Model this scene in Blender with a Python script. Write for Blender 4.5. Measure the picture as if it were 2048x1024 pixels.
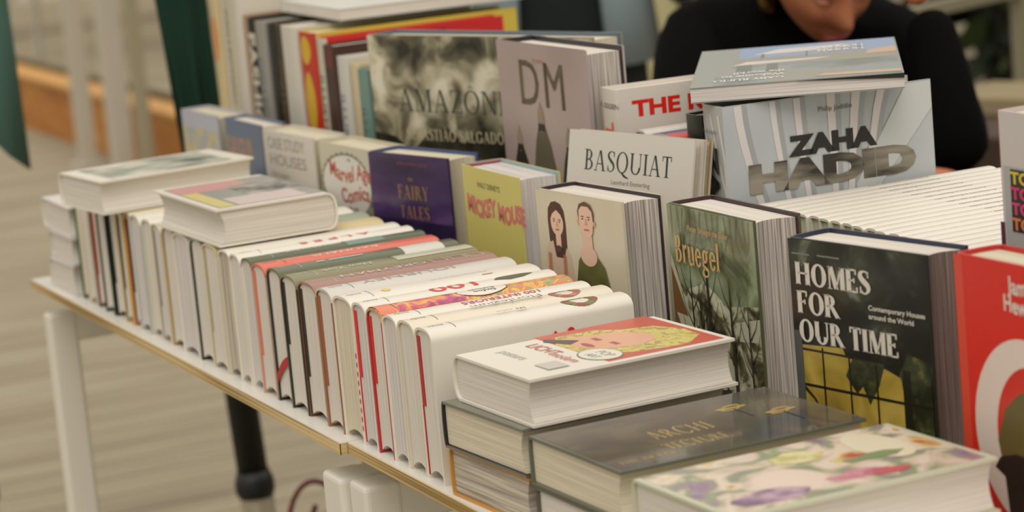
import bpy, bmesh, math, random
from mathutils import Matrix, Vector
R = math.radians
random.seed(7)
TZ = 0.75          # height of the table tops above the deck
scn = bpy.context.scene
for o in list(bpy.data.objects): bpy.data.objects.remove(o)

# ------------------------------------------------------------------ camera
cd = bpy.data.cameras.new('camera'); cam = bpy.data.objects.new('camera', cd); scn.collection.objects.link(cam)
yaw, pitch, roll = 1.16043, .17852, -.09056
fw = Vector((-math.sin(yaw)*math.cos(pitch), math.cos(yaw)*math.cos(pitch), -math.sin(pitch)))
rt = fw.cross(Vector((0, 0, 1))).normalized(); up = rt.cross(fw)
c_, s_ = math.cos(roll), math.sin(roll)
r2 = rt*c_ + up*s_; u2 = -rt*s_ + up*c_
m = Matrix((r2, u2, -fw)).transposed().to_4x4(); m.translation = Vector((2.33821, -.92265, .66903+TZ))
cam.matrix_world = m
cd.sensor_width = 36; cd.lens = 5431.77/2048*36; cd.clip_start = .05; cd.clip_end = 100
cd.dof.use_dof = True; cd.dof.focus_distance = 2.68; cd.dof.aperture_fstop = 6.0
scn.camera = cam

# ------------------------------------------------------------------ light
w = bpy.data.worlds.new('sky'); scn.world = w; w.use_nodes = True
nt = w.node_tree; nt.nodes.clear()
wo = nt.nodes.new('ShaderNodeOutputWorld'); bg = nt.nodes.new('ShaderNodeBackground')
tc = nt.nodes.new('ShaderNodeTexCoord'); sx = nt.nodes.new('ShaderNodeSeparateXYZ'); rp = nt.nodes.new('ShaderNodeValToRGB')
nt.links.new(tc.outputs['Generated'], sx.inputs[0]); nt.links.new(sx.outputs['Z'], rp.inputs[0])
rp.color_ramp.elements[0].position = 0.0; rp.color_ramp.elements[0].color = (.40, .37, .33, 1)
rp.color_ramp.elements[1].position = .8; rp.color_ramp.elements[1].color = (1.0, .95, .88, 1)
nt.links.new(rp.outputs[0], bg.inputs[0]); bg.inputs[1].default_value = 1.08; nt.links.new(bg.outputs[0], wo.inputs[0])
sl = bpy.data.lights.new('sun', 'SUN'); sl.energy = 1.0; sl.angle = R(35); sl.color = (1, .95, .88)
so = bpy.data.objects.new('sun', sl); scn.collection.objects.link(so)
so.rotation_euler = Vector((.75, -.40, 1)).to_track_quat('Z', 'Y').to_euler()
scn.view_settings.view_transform = 'Standard'; scn.view_settings.look = 'None'
scn.view_settings.gamma = 1; scn.view_settings.use_curve_mapping = False
scn.view_settings.exposure = 0.07

# ------------------------------------------------------------------ materials
def lin(c):
    return tuple(((v/255)/12.92 if v/255 <= .04045 else ((v/255+.055)/1.055)**2.4) for v in c) + (1,)
MC = {}
def mat(rgb, rough=.5, spec=.5, metal=0, coat=0, name=None):
    k = (rgb, rough, spec, metal, coat)
    if k in MC: return MC[k]
    m = bpy.data.materials.new(name or 'paint_%d_%d_%d' % rgb); m.use_nodes = True
    b = m.node_tree.nodes['Principled BSDF']
    b.inputs['Base Color'].default_value = lin(rgb); b.inputs['Roughness'].default_value = rough
    b.inputs['Specular IOR Level'].default_value = spec; b.inputs['Metallic'].default_value = metal
    b.inputs['Coat Weight'].default_value = coat; b.inputs['Coat Roughness'].default_value = .12
    MC[k] = m; return m
def noise_mat(name, stops, scale=(1, 1, 1), nscale=10, detail=4, rough=.5, spec=.5, dist=0, coat=0, kind='noise', bump=0, off=(0, 0, 0)):
    if name in MC: return MC[name]
    m = bpy.data.materials.new(name); m.use_nodes = True; t = m.node_tree; b = t.nodes['Principled BSDF']
    co = t.nodes.new('ShaderNodeTexCoord'); mp = t.nodes.new('ShaderNodeMapping'); mp.inputs['Scale'].default_value = scale
    mp.inputs['Location'].default_value = off
    t.links.new(co.outputs['Object'], mp.inputs[0])
    if kind == 'noise':
        n = t.nodes.new('ShaderNodeTexNoise'); n.inputs['Scale'].default_value = nscale; n.inputs['Detail'].default_value = detail
        n.inputs['Distortion'].default_value = dist; o = n.outputs['Fac']
    elif kind == 'voronoi':
        n = t.nodes.new('ShaderNodeTexVoronoi'); n.inputs['Scale'].default_value = nscale; o = None
        sp = t.nodes.new('ShaderNodeSeparateColor'); t.links.new(n.outputs['Color'], sp.inputs[0]); o = sp.outputs[0]
    t.links.new(mp.outputs[0], n.inputs['Vector'])
    r = t.nodes.new('ShaderNodeValToRGB'); t.links.new(o, r.inputs[0])
    e = r.color_ramp.elements
    while len(e) < len(stops): e.new(.5)
    for el, (p, c) in zip(e, stops): el.position = p; el.color = lin(c)
    if kind == 'voronoi': r.color_ramp.interpolation = 'EASE'
    t.links.new(r.outputs[0], b.inputs['Base Color'])
    b.inputs['Roughness'].default_value = rough; b.inputs['Specular IOR Level'].default_value = spec
    b.inputs['Coat Weight'].default_value = coat; b.inputs['Coat Roughness'].default_value = .05
    if bump:
        bn = t.nodes.new('ShaderNodeBump'); bn.inputs['Strength'].default_value = bump; bn.inputs['Distance'].default_value = .001
        t.links.new(o, bn.inputs['Height']); t.links.new(bn.outputs[0], b.inputs['Normal'])
    MC[name] = m; return m
def pages(kind='white'):       # thin leaves: streaks that vary only through the thickness (local x)
    P = {'white': ((202, 194, 181), (220, 213, 201), 900), 'cool': ((188, 182, 176), (220, 212, 206), 700),
         'photo': ((140, 130, 122), (214, 206, 196), 520), 'brown': ((96, 82, 76), (142, 126, 116), 620),
         'cream': ((196, 186, 160), (218, 208, 184), 700), 'band': ((150, 140, 126), (206, 196, 178), 330)}[kind]
    return noise_mat('paper_'+kind, [(.36, P[0]), (.62, P[1])], (P[2], 6, 6), 1.0, 3, rough=.8, spec=.15, bump=.25)
WHITE = (232, 226, 212); BLACK = (22, 21, 18)
def cov(rgb, rough=.30): return mat(rgb, rough, .5)

# ------------------------------------------------------------------ mesh builder
class MB:
    def __init__(s): s.v = []; s.f = []; s.m = []; s.mats = []
    def mi(s, m):
        if m not in s.mats: s.mats.append(m)
        return s.mats.index(m)
    def add(s, vs, fs, m):
        n = len(s.v); s.v += [tuple(p) for p in vs]; i = s.mi(m)
        for f in fs: s.f.append([n+k for k in f]); s.m.append(i)
    def box(s, a, b, m, rot=None, c=None):
        x0, y0, z0 = a; x1, y1, z1 = b
        vs = [Vector(p) for p in [(x0,y0,z0),(x1,y0,z0),(x1,y1,z0),(x0,y1,z0),(x0,y0,z1),(x1,y0,z1),(x1,y1,z1),(x0,y1,z1)]]
        if rot: vs = [rot @ (p-Vector(c)) + Vector(c) for p in vs]
        s.add(vs, [(0,3,2,1),(4,5,6,7),(0,1,5,4),(1,2,6,5),(2,3,7,6),(3,0,4,7)], m)
    def tube(s, pts, rads, m, n=10, cap=True):
        pts = [Vector(p) for p in pts]
        if not isinstance(rads, (list, tuple)): rads = [rads]*len(pts)
        rings = []; prev = None
        for i, p in enumerate(pts):
            d = (pts[min(i+1, len(pts)-1)] - pts[max(i-1, 0)]).normalized()
            a = prev if prev is not None else (Vector((0, 0, 1)) if abs(d.z) < .9 else Vector((1, 0, 0)))
            a = (a - d*a.dot(d)).normalized(); prev = a; b = d.cross(a)
            rings.append([p + (a*math.cos(2*math.pi*k/n) + b*math.sin(2*math.pi*k/n))*rads[i] for k in range(n)])
        vs = [q for r in rings for q in r]; fs = []
        for i in range(len(pts)-1):
            for k in range(n): fs.append((i*n+k, i*n+(k+1) % n, (i+1)*n+(k+1) % n, (i+1)*n+k))
        if cap: fs += [tuple(range(n))[::-1], tuple((len(pts)-1)*n+k for k in range(n))]
        s.add(vs, fs, m)
    def build(s, name, parent=None, smooth=False, bevel=0, matrix=None):
        me = bpy.data.meshes.new(name); me.from_pydata(s.v, [], s.f)
        for m in s.mats: me.materials.append(m)
        for p, i in zip(me.polygons, s.m): p.material_index = i; p.use_smooth = smooth
        me.update(); o = bpy.data.objects.new(name, me); scn.collection.objects.link(o)
        if parent: o.parent = parent
        if bevel:
            b = o.modifiers.new('bevel', 'BEVEL'); b.width = bevel; b.segments = 3; b.limit_method = 'ANGLE'
        if smooth and bevel == 0:
            pass
        return o
def thing(name, label, cat, M=None, group=None):
    o = bpy.data.objects.new(name, None); o.empty_display_size = .05; scn.collection.objects.link(o)
    if M is not None: o.matrix_world = M
    o['label'] = label; o['category'] = cat
    if group: o['group'] = group
    return o
def tag(o, label, cat, group=None, kind=None):
    if label: o['label'] = label
    if cat: o['category'] = cat
    if group: o['group'] = group
    if kind: o['kind'] = kind
    return o
def struct(o): o['kind'] = 'structure'; return o

# ------------------------------------------------------------------ lettering
def sans(txt, size, bold=0.0, wide=1.0, align='LEFT', space=1.0):   # polygons (list of point lists) in the plane
    cu = bpy.data.curves.new('lettering', 'FONT'); cu.body = txt; cu.size = size/0.72; cu.offset = bold*size
    cu.align_x = align; cu.space_character = space; cu.fill_mode = 'FRONT' if hasattr(cu, 'fill_mode') else cu.fill_mode
    cu.resolution_u = 3
    o = bpy.data.objects.new('lettering', cu); scn.collection.objects.link(o)
    dg = bpy.context.evaluated_depsgraph_get(); me = bpy.data.meshes.new_from_object(o.evaluated_get(dg))
    bm = bmesh.new(); bm.from_mesh(me)
    ps = [[(v.co.x*wide, v.co.y) for v in f.verts] for f in bm.faces if f.normal.z > -2 and f.calc_area() > 1e-12]
    bm.free(); bpy.data.objects.remove(o); bpy.data.curves.remove(cu); bpy.data.meshes.remove(me)
    return ps
def ribbon(pts, ws):
    out = []; n = len(pts); L = []; Rr = []
    for i in range(n):
        a = pts[max(i-1, 0)]; b = pts[min(i+1, n-1)]; dx, dy = b[0]-a[0], b[1]-a[1]; l = math.hypot(dx, dy) or 1
        w_ = ws[i]/2 if isinstance(ws, (list, tuple)) else ws/2
        L.append((pts[i][0]-dy/l*w_, pts[i][1]+dx/l*w_)); Rr.append((pts[i][0]+dy/l*w_, pts[i][1]-dx/l*w_))
    for i in range(n-1): out.append([L[i], Rr[i], Rr[i+1], L[i+1]])
    return out
def serif(txt, size, T=.15, t=.05, wide=1.0, gap=.08):
    def S(x0, y0, x1, y1, w_): return [[(x0-w_/2, y0), (x0+w_/2, y0), (x1+w_/2, y1), (x1-w_/2, y1)]]
    def SF(x, y, w_): return [[(x-w_/2, y), (x+w_/2, y), (x+w_/2, y+.04), (x-w_/2, y+.04)]] if y < .5 else [[(x-w_/2, y-.04), (x+w_/2, y-.04), (x+w_/2, y), (x-w_/2, y)]]
    def Hb(x0, x1, y, th=None): th = th or t; return [[(x0, y-th/2), (x1, y-th/2), (x1, y+th/2), (x0, y+th/2)]]
    def arc(cx, cy, rx, ry, a0, a1, n=18):
        pts = []; ws = []
        for i in range(n+1):
            a = R(a0+(a1-a0)*i/n); wd = t+(T-t)*abs(math.cos(a))**1.5
            pts.append((cx+(rx-wd/2)*math.cos(a), cy+(ry-wd/2)*math.sin(a))); ws.append(wd)
        return ribbon(pts, ws)
    def st(x, sw=.30): return S(x, 0, x, 1, T)+SF(x, 0, sw)+SF(x, 1, sw)
    def curve(ps, n=6):
        out = []; q = [ps[0]]+ps+[ps[-1]]
        for i in range(1, len(q)-2):
            for k in range(n):
                u = k/n; out.append(tuple(.5*((2*q[i][j])+(-q[i-1][j]+q[i+1][j])*u+(2*q[i-1][j]-5*q[i][j]+4*q[i+1][j]-q[i+2][j])*u*u+(-q[i-1][j]+3*q[i][j]-3*q[i+1][j]+q[i+2][j])*u**3) for j in range(3)))
        out.append(ps[-1]); return ribbon([(a, b) for a, b, _ in out], [c for _, _, c in out])
    G = {
     'A': (lambda: S(.1, 0, .37, 1, t)+S(.66, 0, .39, 1, T)+Hb(.2, .56, .34)+SF(.1, 0, .22)+SF(.66, 0, .28), .78),
     'B': (lambda: st(.14)+arc(.26, .745, .26, .255, -90, 90)+arc(.28, .27, .31, .27, -90, 90)+Hb(.1, .28, .975)+Hb(.1, .28, .5)+Hb(.1, .28, .025), .62),
     'C': (lambda: arc(.42, .5, .4, .51, 40, 320)+S(.73, .68, .73, .95, t), .8),
     'D': (lambda: st(.14)+arc(.28, .5, .47, .5, -90, 90)+Hb(.1, .28, .975)+Hb(.1, .28, .025), .78),
     'E': (lambda: st(.14)+Hb(.14, .52, .975)+Hb(.14, .42, .52)+Hb(.14, .56, .025)+S(.52, .78, .52, 1, t)+S(.42, .42, .42, .62, t)+S(.56, 0, .56, .24, t), .62),
     'F': (lambda: st(.14)+Hb(.14, .52, .975)+Hb(.14, .42, .52)+S(.52, .76, .52, 1, t)+S(.42, .42, .42, .62, t), .58),
     'G': (lambda: arc(.42, .5, .4, .51, 40, 320)+S(.73, .68, .73, .95, t)+S(.72, .05, .72, .42, T)+SF(.72, .42, .01)+Hb(.56, .86, .42), .86),
     'H': (lambda: st(.14)+st(.66)+Hb(.14, .66, .51), .82),
     'I': (lambda: st(.15), .30),
     'L': (lambda: st(.14)+Hb(.14, .56, .025)+S(.56, 0, .56, .26, t), .6),
     'M': (lambda: S(.12, 0, .12, 1, t)+S(.46, .02, .2, 1, T)+S(.46, .02, .74, 1, t)+st(.8, .28)+SF(.12, 0, .22)+SF(.14, 1, .2), .96),
     'N': (lambda: S(.12, 0, .12, 1, t)+S(.68, 0, .18, 1, T)+S(.7, 0, .7, 1, t)+SF(.12, 0, .22)+SF(.12, 1, .2)+SF(.7, 1, .22), .82),
     'O': (lambda: arc(.42, .5, .41, .52, 0, 360, 32), .84),
     'Q': (lambda: arc(.42, .5, .41, .52, 0, 360, 32)+curve([(.4, .02, .1), (.6, -.14, .12), (.9, -.24, .04)]), .84),
     'R': (lambda: st(.14)+arc(.28, .74, .28, .26, -90, 90)+Hb(.1, .28, .975)+Hb(.1, .3, .5)+S(.68, 0, .36, .5, T)+SF(.72, 0, .2), .74),
     'S': (lambda: curve([(.5, .8, t), (.44, .95, t), (.28, .98, t), (.13, .88, T*.8), (.12, .72, T), (.28, .54, T*1.1), (.46, .38, T), (.5, .2, T*.8), (.38, .04, t), (.22, .03, t), (.1, .18, t)])+S(.5, .72, .5, .98, t)+S(.09, .02, .09, .3, t), .58),
     'T': (lambda: st(.33)+Hb(.04, .62, .975)+S(.05, .76, .05, 1, t)+S(.61, .76, .61, 1, t), .66),
     'U': (lambda: S(.16, .3, .16, 1, T)+arc(.42, .34, .34, .36, 180, 360)+S(.735, .3, .735, 1, t)+SF(.16, 1, .28)+SF(.73, 1, .22), .86),
     'Y': (lambda: S(.36, 0, .36, .46, T)+S(.36, .44, .12, 1, T)+S(.38, .44, .62, 1, t)+SF(.36, 0, .28)+SF(.1, 1, .24)+SF(.62, 1, .2), .7),
     'Z': (lambda: S(.12, 0, .56, 1, T)+Hb(.06, .6, .975)+Hb(.06, .62, .025)+S(.08, .76, .08, 1, t)+S(.61, 0, .61, .26, t), .66),
     'r': (lambda: S(.14, 0, .14, .64, T)+SF(.14, 0, .28)+SF(.1, .66, .18)+curve([(.16, .4, t), (.26, .6, T*.7), (.38, .6, T*.8)]), .42),
     'u': (lambda: S(.14, .2, .14, .64, T)+curve([(.14, .22, T), (.2, .04, t*1.5), (.34, .03, t), (.46, .16, t)])+S(.48, 0, .48, .64, T)+SF(.1, .66, .18)+SF(.44, .66, .18)+SF(.52, 0, .16), .6),
     'e': (lambda: arc(.3, .32, .27, .34, 20, 325)+Hb(.08, .52, .36)+curve([(.555, .4, T*.7), (.54, .34, t)]), .58),
     'g': (lambda: arc(.28, .42, .22, .24, 0, 360)+curve([(.14, .22, t), (.1, .1, T*.7), (.3, .02, T*.8), (.5, -.06, T*.8), (.48, -.22, t), (.26, -.28, t), (.06, -.2, T*.7), (.12, -.06, t), (.24, .02, t)])+Hb(.44, .58, .6), .6),
     'l': (lambda: S(.14, 0, .14, 1, T)+SF(.14, 0, .28)+SF(.1, 1, .18), .28)}
    ps = []; x = 0
    for ch in txt:
        if ch == ' ': x += .32*wide; continue
        hat = ch == 'Ô'; til = ch == 'Ã'
        fn, adv = G['O' if hat else 'A' if til else ch]
        g = fn()
        if hat: g = g+S(.30, 1.1, .42, 1.24, t)+S(.54, 1.1, .42, 1.24, t)
        if til: g = g+Hb(.24, .52, 1.14)
        ps += [[((x+a*wide)*size, b*size) for a, b in p] for p in g]
        x += (adv+gap)*wide
    return ps, (x-gap*wide)*size
def shift(ps, dx, dy): return [[(a+dx, b+dy) for a, b in p] for p in ps]
def oval(cx, cy, rx, ry, n=28, a0=0, a1=360):
    return [(cx+rx*math.cos(R(a0+(a1-a0)*i/n)), cy+ry*math.sin(R(a0+(a1-a0)*i/n))) for i in range(n if a1-a0 == 360 else n+1)]
def rect(x0, y0, x1, y1): return [(x0, y0), (x1, y0), (x1, y1), (x0, y1)]

# ------------------------------------------------------------------ the book
# local frame: x through the thickness (front cover at +x), y from tail to head, z from fore-edge (0) to spine (w)
BT = .0026
class Book:
    def __init__(s, label, w, h, t, M, cover, spine=None, page='white', group=None, name='book', hard=True, rnd=.012,
                 concave=.006, inset=.003, spread=0.0, inner=None):
        s.w, s.h, s.t = w, h, t; s.hard = hard
        s.rnd = rnd; s.layer = 0
        s.root = thing(name, label, 'book', M, group)
        s.cb = MB(); spine = spine or cover; s.cover = cover
        b = BT if hard else .0006
        n = 12
        def prof(off):   # outline from fore-edge of the back cover over the spine to fore-edge of the front
            hx = t/2-off; r_ = max(rnd-off, .0008); zt = w-off
            pts = [(-hx, 0), (-hx, zt-r_)]
            for i in range(1, 2*n):
                a = math.pi*(1-i/(2*n)); ca, sa = math.cos(a), math.sin(a)
                pts.append((hx*math.copysign(abs(ca)**.8, ca), zt-r_+r_*abs(sa)**.8))
            pts += [(hx, zt-r_), (hx, 0)]
            return pts
        s.prof = prof
        o_, i_ = prof(0), prof(b); N = len(o_)
        vs = []; 
        for y in (0, h):
            vs += [(x, y, z) for x, z in o_]+[(x, y, z) for x, z in i_]
        inn = inner or cover
        for k in range(N-1):
            m_ = cover if k in (0, N-2) else spine
            s.cb.add([vs[k], vs[k+1], vs[2*N+k+1], vs[2*N+k]], [(0, 1, 2, 3)], m_)
            s.cb.add([vs[N+k], vs[N+k+1], vs[3*N+k+1], vs[3*N+k]], [(3, 2, 1, 0)], inn)
            s.cb.add([vs[k], vs[N+k], vs[N+k+1], vs[k+1]], [(0, 1, 2, 3)], m_)
            s.cb.add([vs[2*N+k], vs[2*N+k+1], vs[3*N+k+1], vs[3*N+k]], [(0, 1, 2, 3)], m_)
        for k in (0, N-1):
            s.cb.add([vs[k], vs[2*N+k], vs[3*N+k], vs[N+k]], [(0, 1, 2, 3)], cover)
        # page block
        pb = MB(); pm = pages(page); ip = prof(b+.0004); ins = inset if hard else .0003
        pz = ins+.001
        top = [(x, z) for x, z in ip[1:-1]]; hx = t/2-b-.0004
        bot = [(hx*(1-2*i/12), pz+concave*(1-(1-2*i/12)**2)) for i in range(13)]
        loop = top+bot; L = len(loop)
        v0 = [(x, ins, z) for x, z in loop]; v1 = [(x, h-ins, z) for x, z in loop]
        ends = pages('white') if page in ('photo', 'brown') else pm
        pb.add(v0+v1, [tuple(range(L))[::-1], tuple(range(L, 2*L))], ends)
        pb.add(v0+v1, [(k, (k+1) % L, L+(k+1) % L, L+k) for k in range(L)], pm)
        s.block = pb
    def front(s, polys, m, lay=None):      # u from spine edge to the right, v up from the tail
        s.layer += 1; e = .00006*(lay or s.layer)+.00008
        for p in polys:
            s.cb.add([(s.t/2+e, v, s.w-u) for u, v in p], [tuple(range(len(p)))], m)
    def back(s, polys, m):
        s.layer += 1; e = .00006*s.layer+.00008
        for p in polys:
            s.cb.add([(-s.t/2-e, v, u) for u, v in p], [tuple(range(len(p)))], m)
    def spine(s, polys, m, lay=None):      # a along the spine from the head downwards, b across (+ towards the front cover)
        s.layer += 1; e = .00008*(lay or s.layer)+.0002
        bm = bmesh.new()
        for p in polys:
            try: bm.faces.new([bm.verts.new((a, b, 0)) for a, b in p])
            except ValueError: pass
        bmesh.ops.triangulate(bm, faces=bm.faces[:])
        for _ in range(3):
            ed = [x for x in bm.edges if abs(x.verts[0].co.y-x.verts[1].co.y) > .004]
            if not ed: break
            bmesh.ops.subdivide_edges(bm, edges=ed, cuts=2); bmesh.ops.triangulate(bm, faces=bm.faces[:])
        r_ = s.rnd; hx = s.t/2
        def zs(x):
            q = min(abs(x)/hx, .9995); a = math.acos(q**(1/.8)); return s.w-r_+r_*math.sin(a)**.8
        for f in bm.faces:
            s.cb.add([(v.co.y, s.h-v.co.x, zs(v.co.y)+e) for v in f.verts], [tuple(range(len(f.verts)))], m)
        bm.free()
    def done(s, sticks=()):
        c = s.cb.build('cover', s.root); s.block.build('page_block', s.root)
        for nm, a, b, rgb in sticks:
            q = MB(); q.box(a, b, mat(rgb, .5)); o = q.build(nm, s.root)
            o['label'] = {'endpaper': 'coloured endpaper'}.get(nm, nm.replace('_', ' '))
        return s.root
def M3(cols, loc): 
    m = Matrix((cols[0], cols[1], cols[2])).transposed().to_4x4(); m.translation = Vector(loc)+Vector((0, 0, TZ)); return m
def up_M(x0, x1, y, z=0, rz=0):           # spine up, tail towards the viewer
    return Matrix.Translation((0, 0, TZ)) @ Matrix.Translation(((x0+x1)/2, y, z)) @ Matrix.Rotation(rz, 4, 'Z')
def face_M(x, y, z, yaw, w, t, tilt=0):   # standing, front cover out; corner = lower left of the front cover
    a = Vector((math.cos(yaw), math.sin(yaw), 0)); b = Vector((-a.y, a.x, 0)); u = Vector((0, 0, 1))
    if tilt: b, u = b*math.cos(tilt)-u*math.sin(tilt), u*math.cos(tilt)+b*math.sin(tilt)
    return M3((-b, u, -a), Vector((x, y, z))+a*w+b*t/2)
def flat_M(x, y, z, yaw, w, t):           # lying, front up, spine on the left
    a = Vector((math.cos(yaw), math.sin(yaw), 0)); b = Vector((-a.y, a.x, 0)); u = Vector((0, 0, 1))
    return M3((u, b, -a), Vector((x, y, z))+a*w+u*t/2)
def flat2_M(x, y, z, yaw, t):             # lying, spine at the far side, head towards +a
    a = Vector((math.cos(yaw), math.sin(yaw), 0)); b = Vector((-a.y, a.x, 0)); u = Vector((0, 0, 1))
    return M3((u, a, b), Vector((x, y, z))+u*t/2)
def out_M(x0, x1, y, w, z=0):             # standing, spine towards the viewer
    return M3((Vector((1, 0, 0)), Vector((0, 0, 1)), Vector((0, -1, 0))), ((x0+x1)/2, y+w, z))

# ------------------------------------------------------------------ deck and tables
deck = noise_mat('deck_boards', [(.3, (138, 126, 104)), (.55, (156, 145, 121)), (.8, (168, 158, 134))], (3, .5, 1), 2.2, 3, rough=.75, spec=.25)
b = MB(); gapm = mat((138, 124, 98), .9)
x = -20.0
while x < 4:
    b.box((x, -4, -.03), (x+.137, 11, 0), deck); x += .145
b.box((-20, -4, -.05), (4, 11, -.03), gapm)
fl = struct(b.build('floor'))

lam = mat((226, 222, 212), .35, .5, name='white_laminate')
ply = noise_mat('birch_plywood_edge', [(.38, (150, 122, 74)), (.5, (196, 168, 116)), (.62, (210, 186, 138))], (2, 2, 420), 1, 1, rough=.7, spec=.2)
steel = mat((222, 217, 204), .38, .5, name='white_powder_coated_steel')
def rail_frame(name, parent, x0, x1, y0, y1, zt, wy=.042, hz=.045):
    q = MB(); r_ = .006
    q.box((x0, y0, 0), (x1, y0+wy, zt), steel); o1 = q.build('leg', parent, bevel=r_)
    q = MB(); q.box((x0, y1-wy, 0), (x1, y1, zt), steel); q.build('leg', parent, bevel=r_)
    q = MB(); q.box((x0+.002, y0+.006, zt-hz), (x1-.002, y1-.006, zt-.0005), steel); q.build('crossbar', parent, bevel=.006)
def table(label, x0, x1, y0, y1, frames, yaw=0):
    t = thing('table', label, 'table', Matrix.Translation((x0, y0, 0)) @ Matrix.Rotation(yaw, 4, 'Z'))
    W, D = x1-x0, y1-y0
    q = MB(); q.box((.0008, .0008, TZ-.0125), (W-.0008, D-.0008, TZ), lam); q.build('tabletop', t)
    q = MB()
    q.box((0, 0, TZ-.013), (W, .0008, TZ-.0012), ply); q.box((0, D-.0008, TZ-.013), (W, D, TZ-.0012), ply)
    q.box((0, 0, TZ-.013), (.0008, D, TZ-.0012), ply); q.box((W-.0008, 0, TZ-.013), (W, D, TZ-.0012), ply)
    e = q.build('plywood_edge', t); e['label'] = 'light plywood edge'
    q = MB(); q.box((.01, .07, TZ-.045), (W-.01, .10, TZ-.0125), steel); q.box((.01, D-.1, TZ-.045), (W-.01, D-.07, TZ-.0125), steel)
    q.build('apron', t)
    for a, b_ in frames: rail_frame('frame', t, a, b_, .004, D-.03, TZ-.045)
    return t
table('white laminate table with plywood edge carrying the left part of the book row', -1.492, -.232, -.016, .76, [(.028, .060), (1.180, 1.236)])
tb2 = table('white laminate table with plywood edge under the lying book stacks at the right', -.2315, 1.5, -.008, .78, [(-.022, .026), (1.65, 1.7)], 0)
q = MB(); q.box((.0255, .014, .50), (.0275, .028, .665), steel); q.build('bracket_plate', tb2)

# ------------------------------------------------------------------ front row: spines up
XS = [0.006,-0.038,-0.082,-0.122,-0.165,-0.205,-0.261,-0.31,-0.368,-0.421,-0.468,-0.517,-0.555,-0.594,-0.639,-0.695,-0.747,-0.811,-0.86,-0.9,-0.947,-0.991,-1.024,-1.059,-1.11,-1.155,-1.195,-1.235,-1.275]
RED = (196, 36, 30)
CW = mat((226, 219, 205), .34, .5); OFF = mat((214, 205, 184), .34, .5)
GREY_T = mat((96, 90, 82), .5); INK = mat((40, 38, 34), .5); REDM = mat(RED, .4); ORG = mat((206, 96, 66), .4)
multi = noise_mat('printed_flowers_spine', [(.25, (104, 132, 84)), (.42, (150, 168, 120)), (.5, (214, 120, 84)), (.6, (222, 190, 80)), (.75, (196, 84, 110))], (1, 1, 1), 70, 3, rough=.3, dist=1.2)
multi2 = noise_mat('printed_pink_spine', [(.3, (120, 70, 120)), (.45, (196, 80, 120)), (.58, (226, 150, 70)), (.7, (230, 196, 100))], (1, 1, 1), 60, 3, rough=.3, dist=1)
def logo(B, m=None):
    B.spine(shift(sans('books', .0045, 0, 1), B.h-.022, -.002), m or GREY_T)
    B.spine([rect(B.h-.030, -B.t*.32, B.h-.0294, B.t*.32)], m or GREY_T)
def wreath(B, c1, c2, cx, r0, r1):
    for k in range(26):
        a = R(k*360/26); mm = c1 if k % 2 else c2
        B.spine([oval(cx+(r0+r1)/2*math.cos(a), (r0+r1)/2*math.sin(a)*1.0, (r1-r0)*.62, (r1-r0)*.42, 8)], mm, 3+k % 3)
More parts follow.
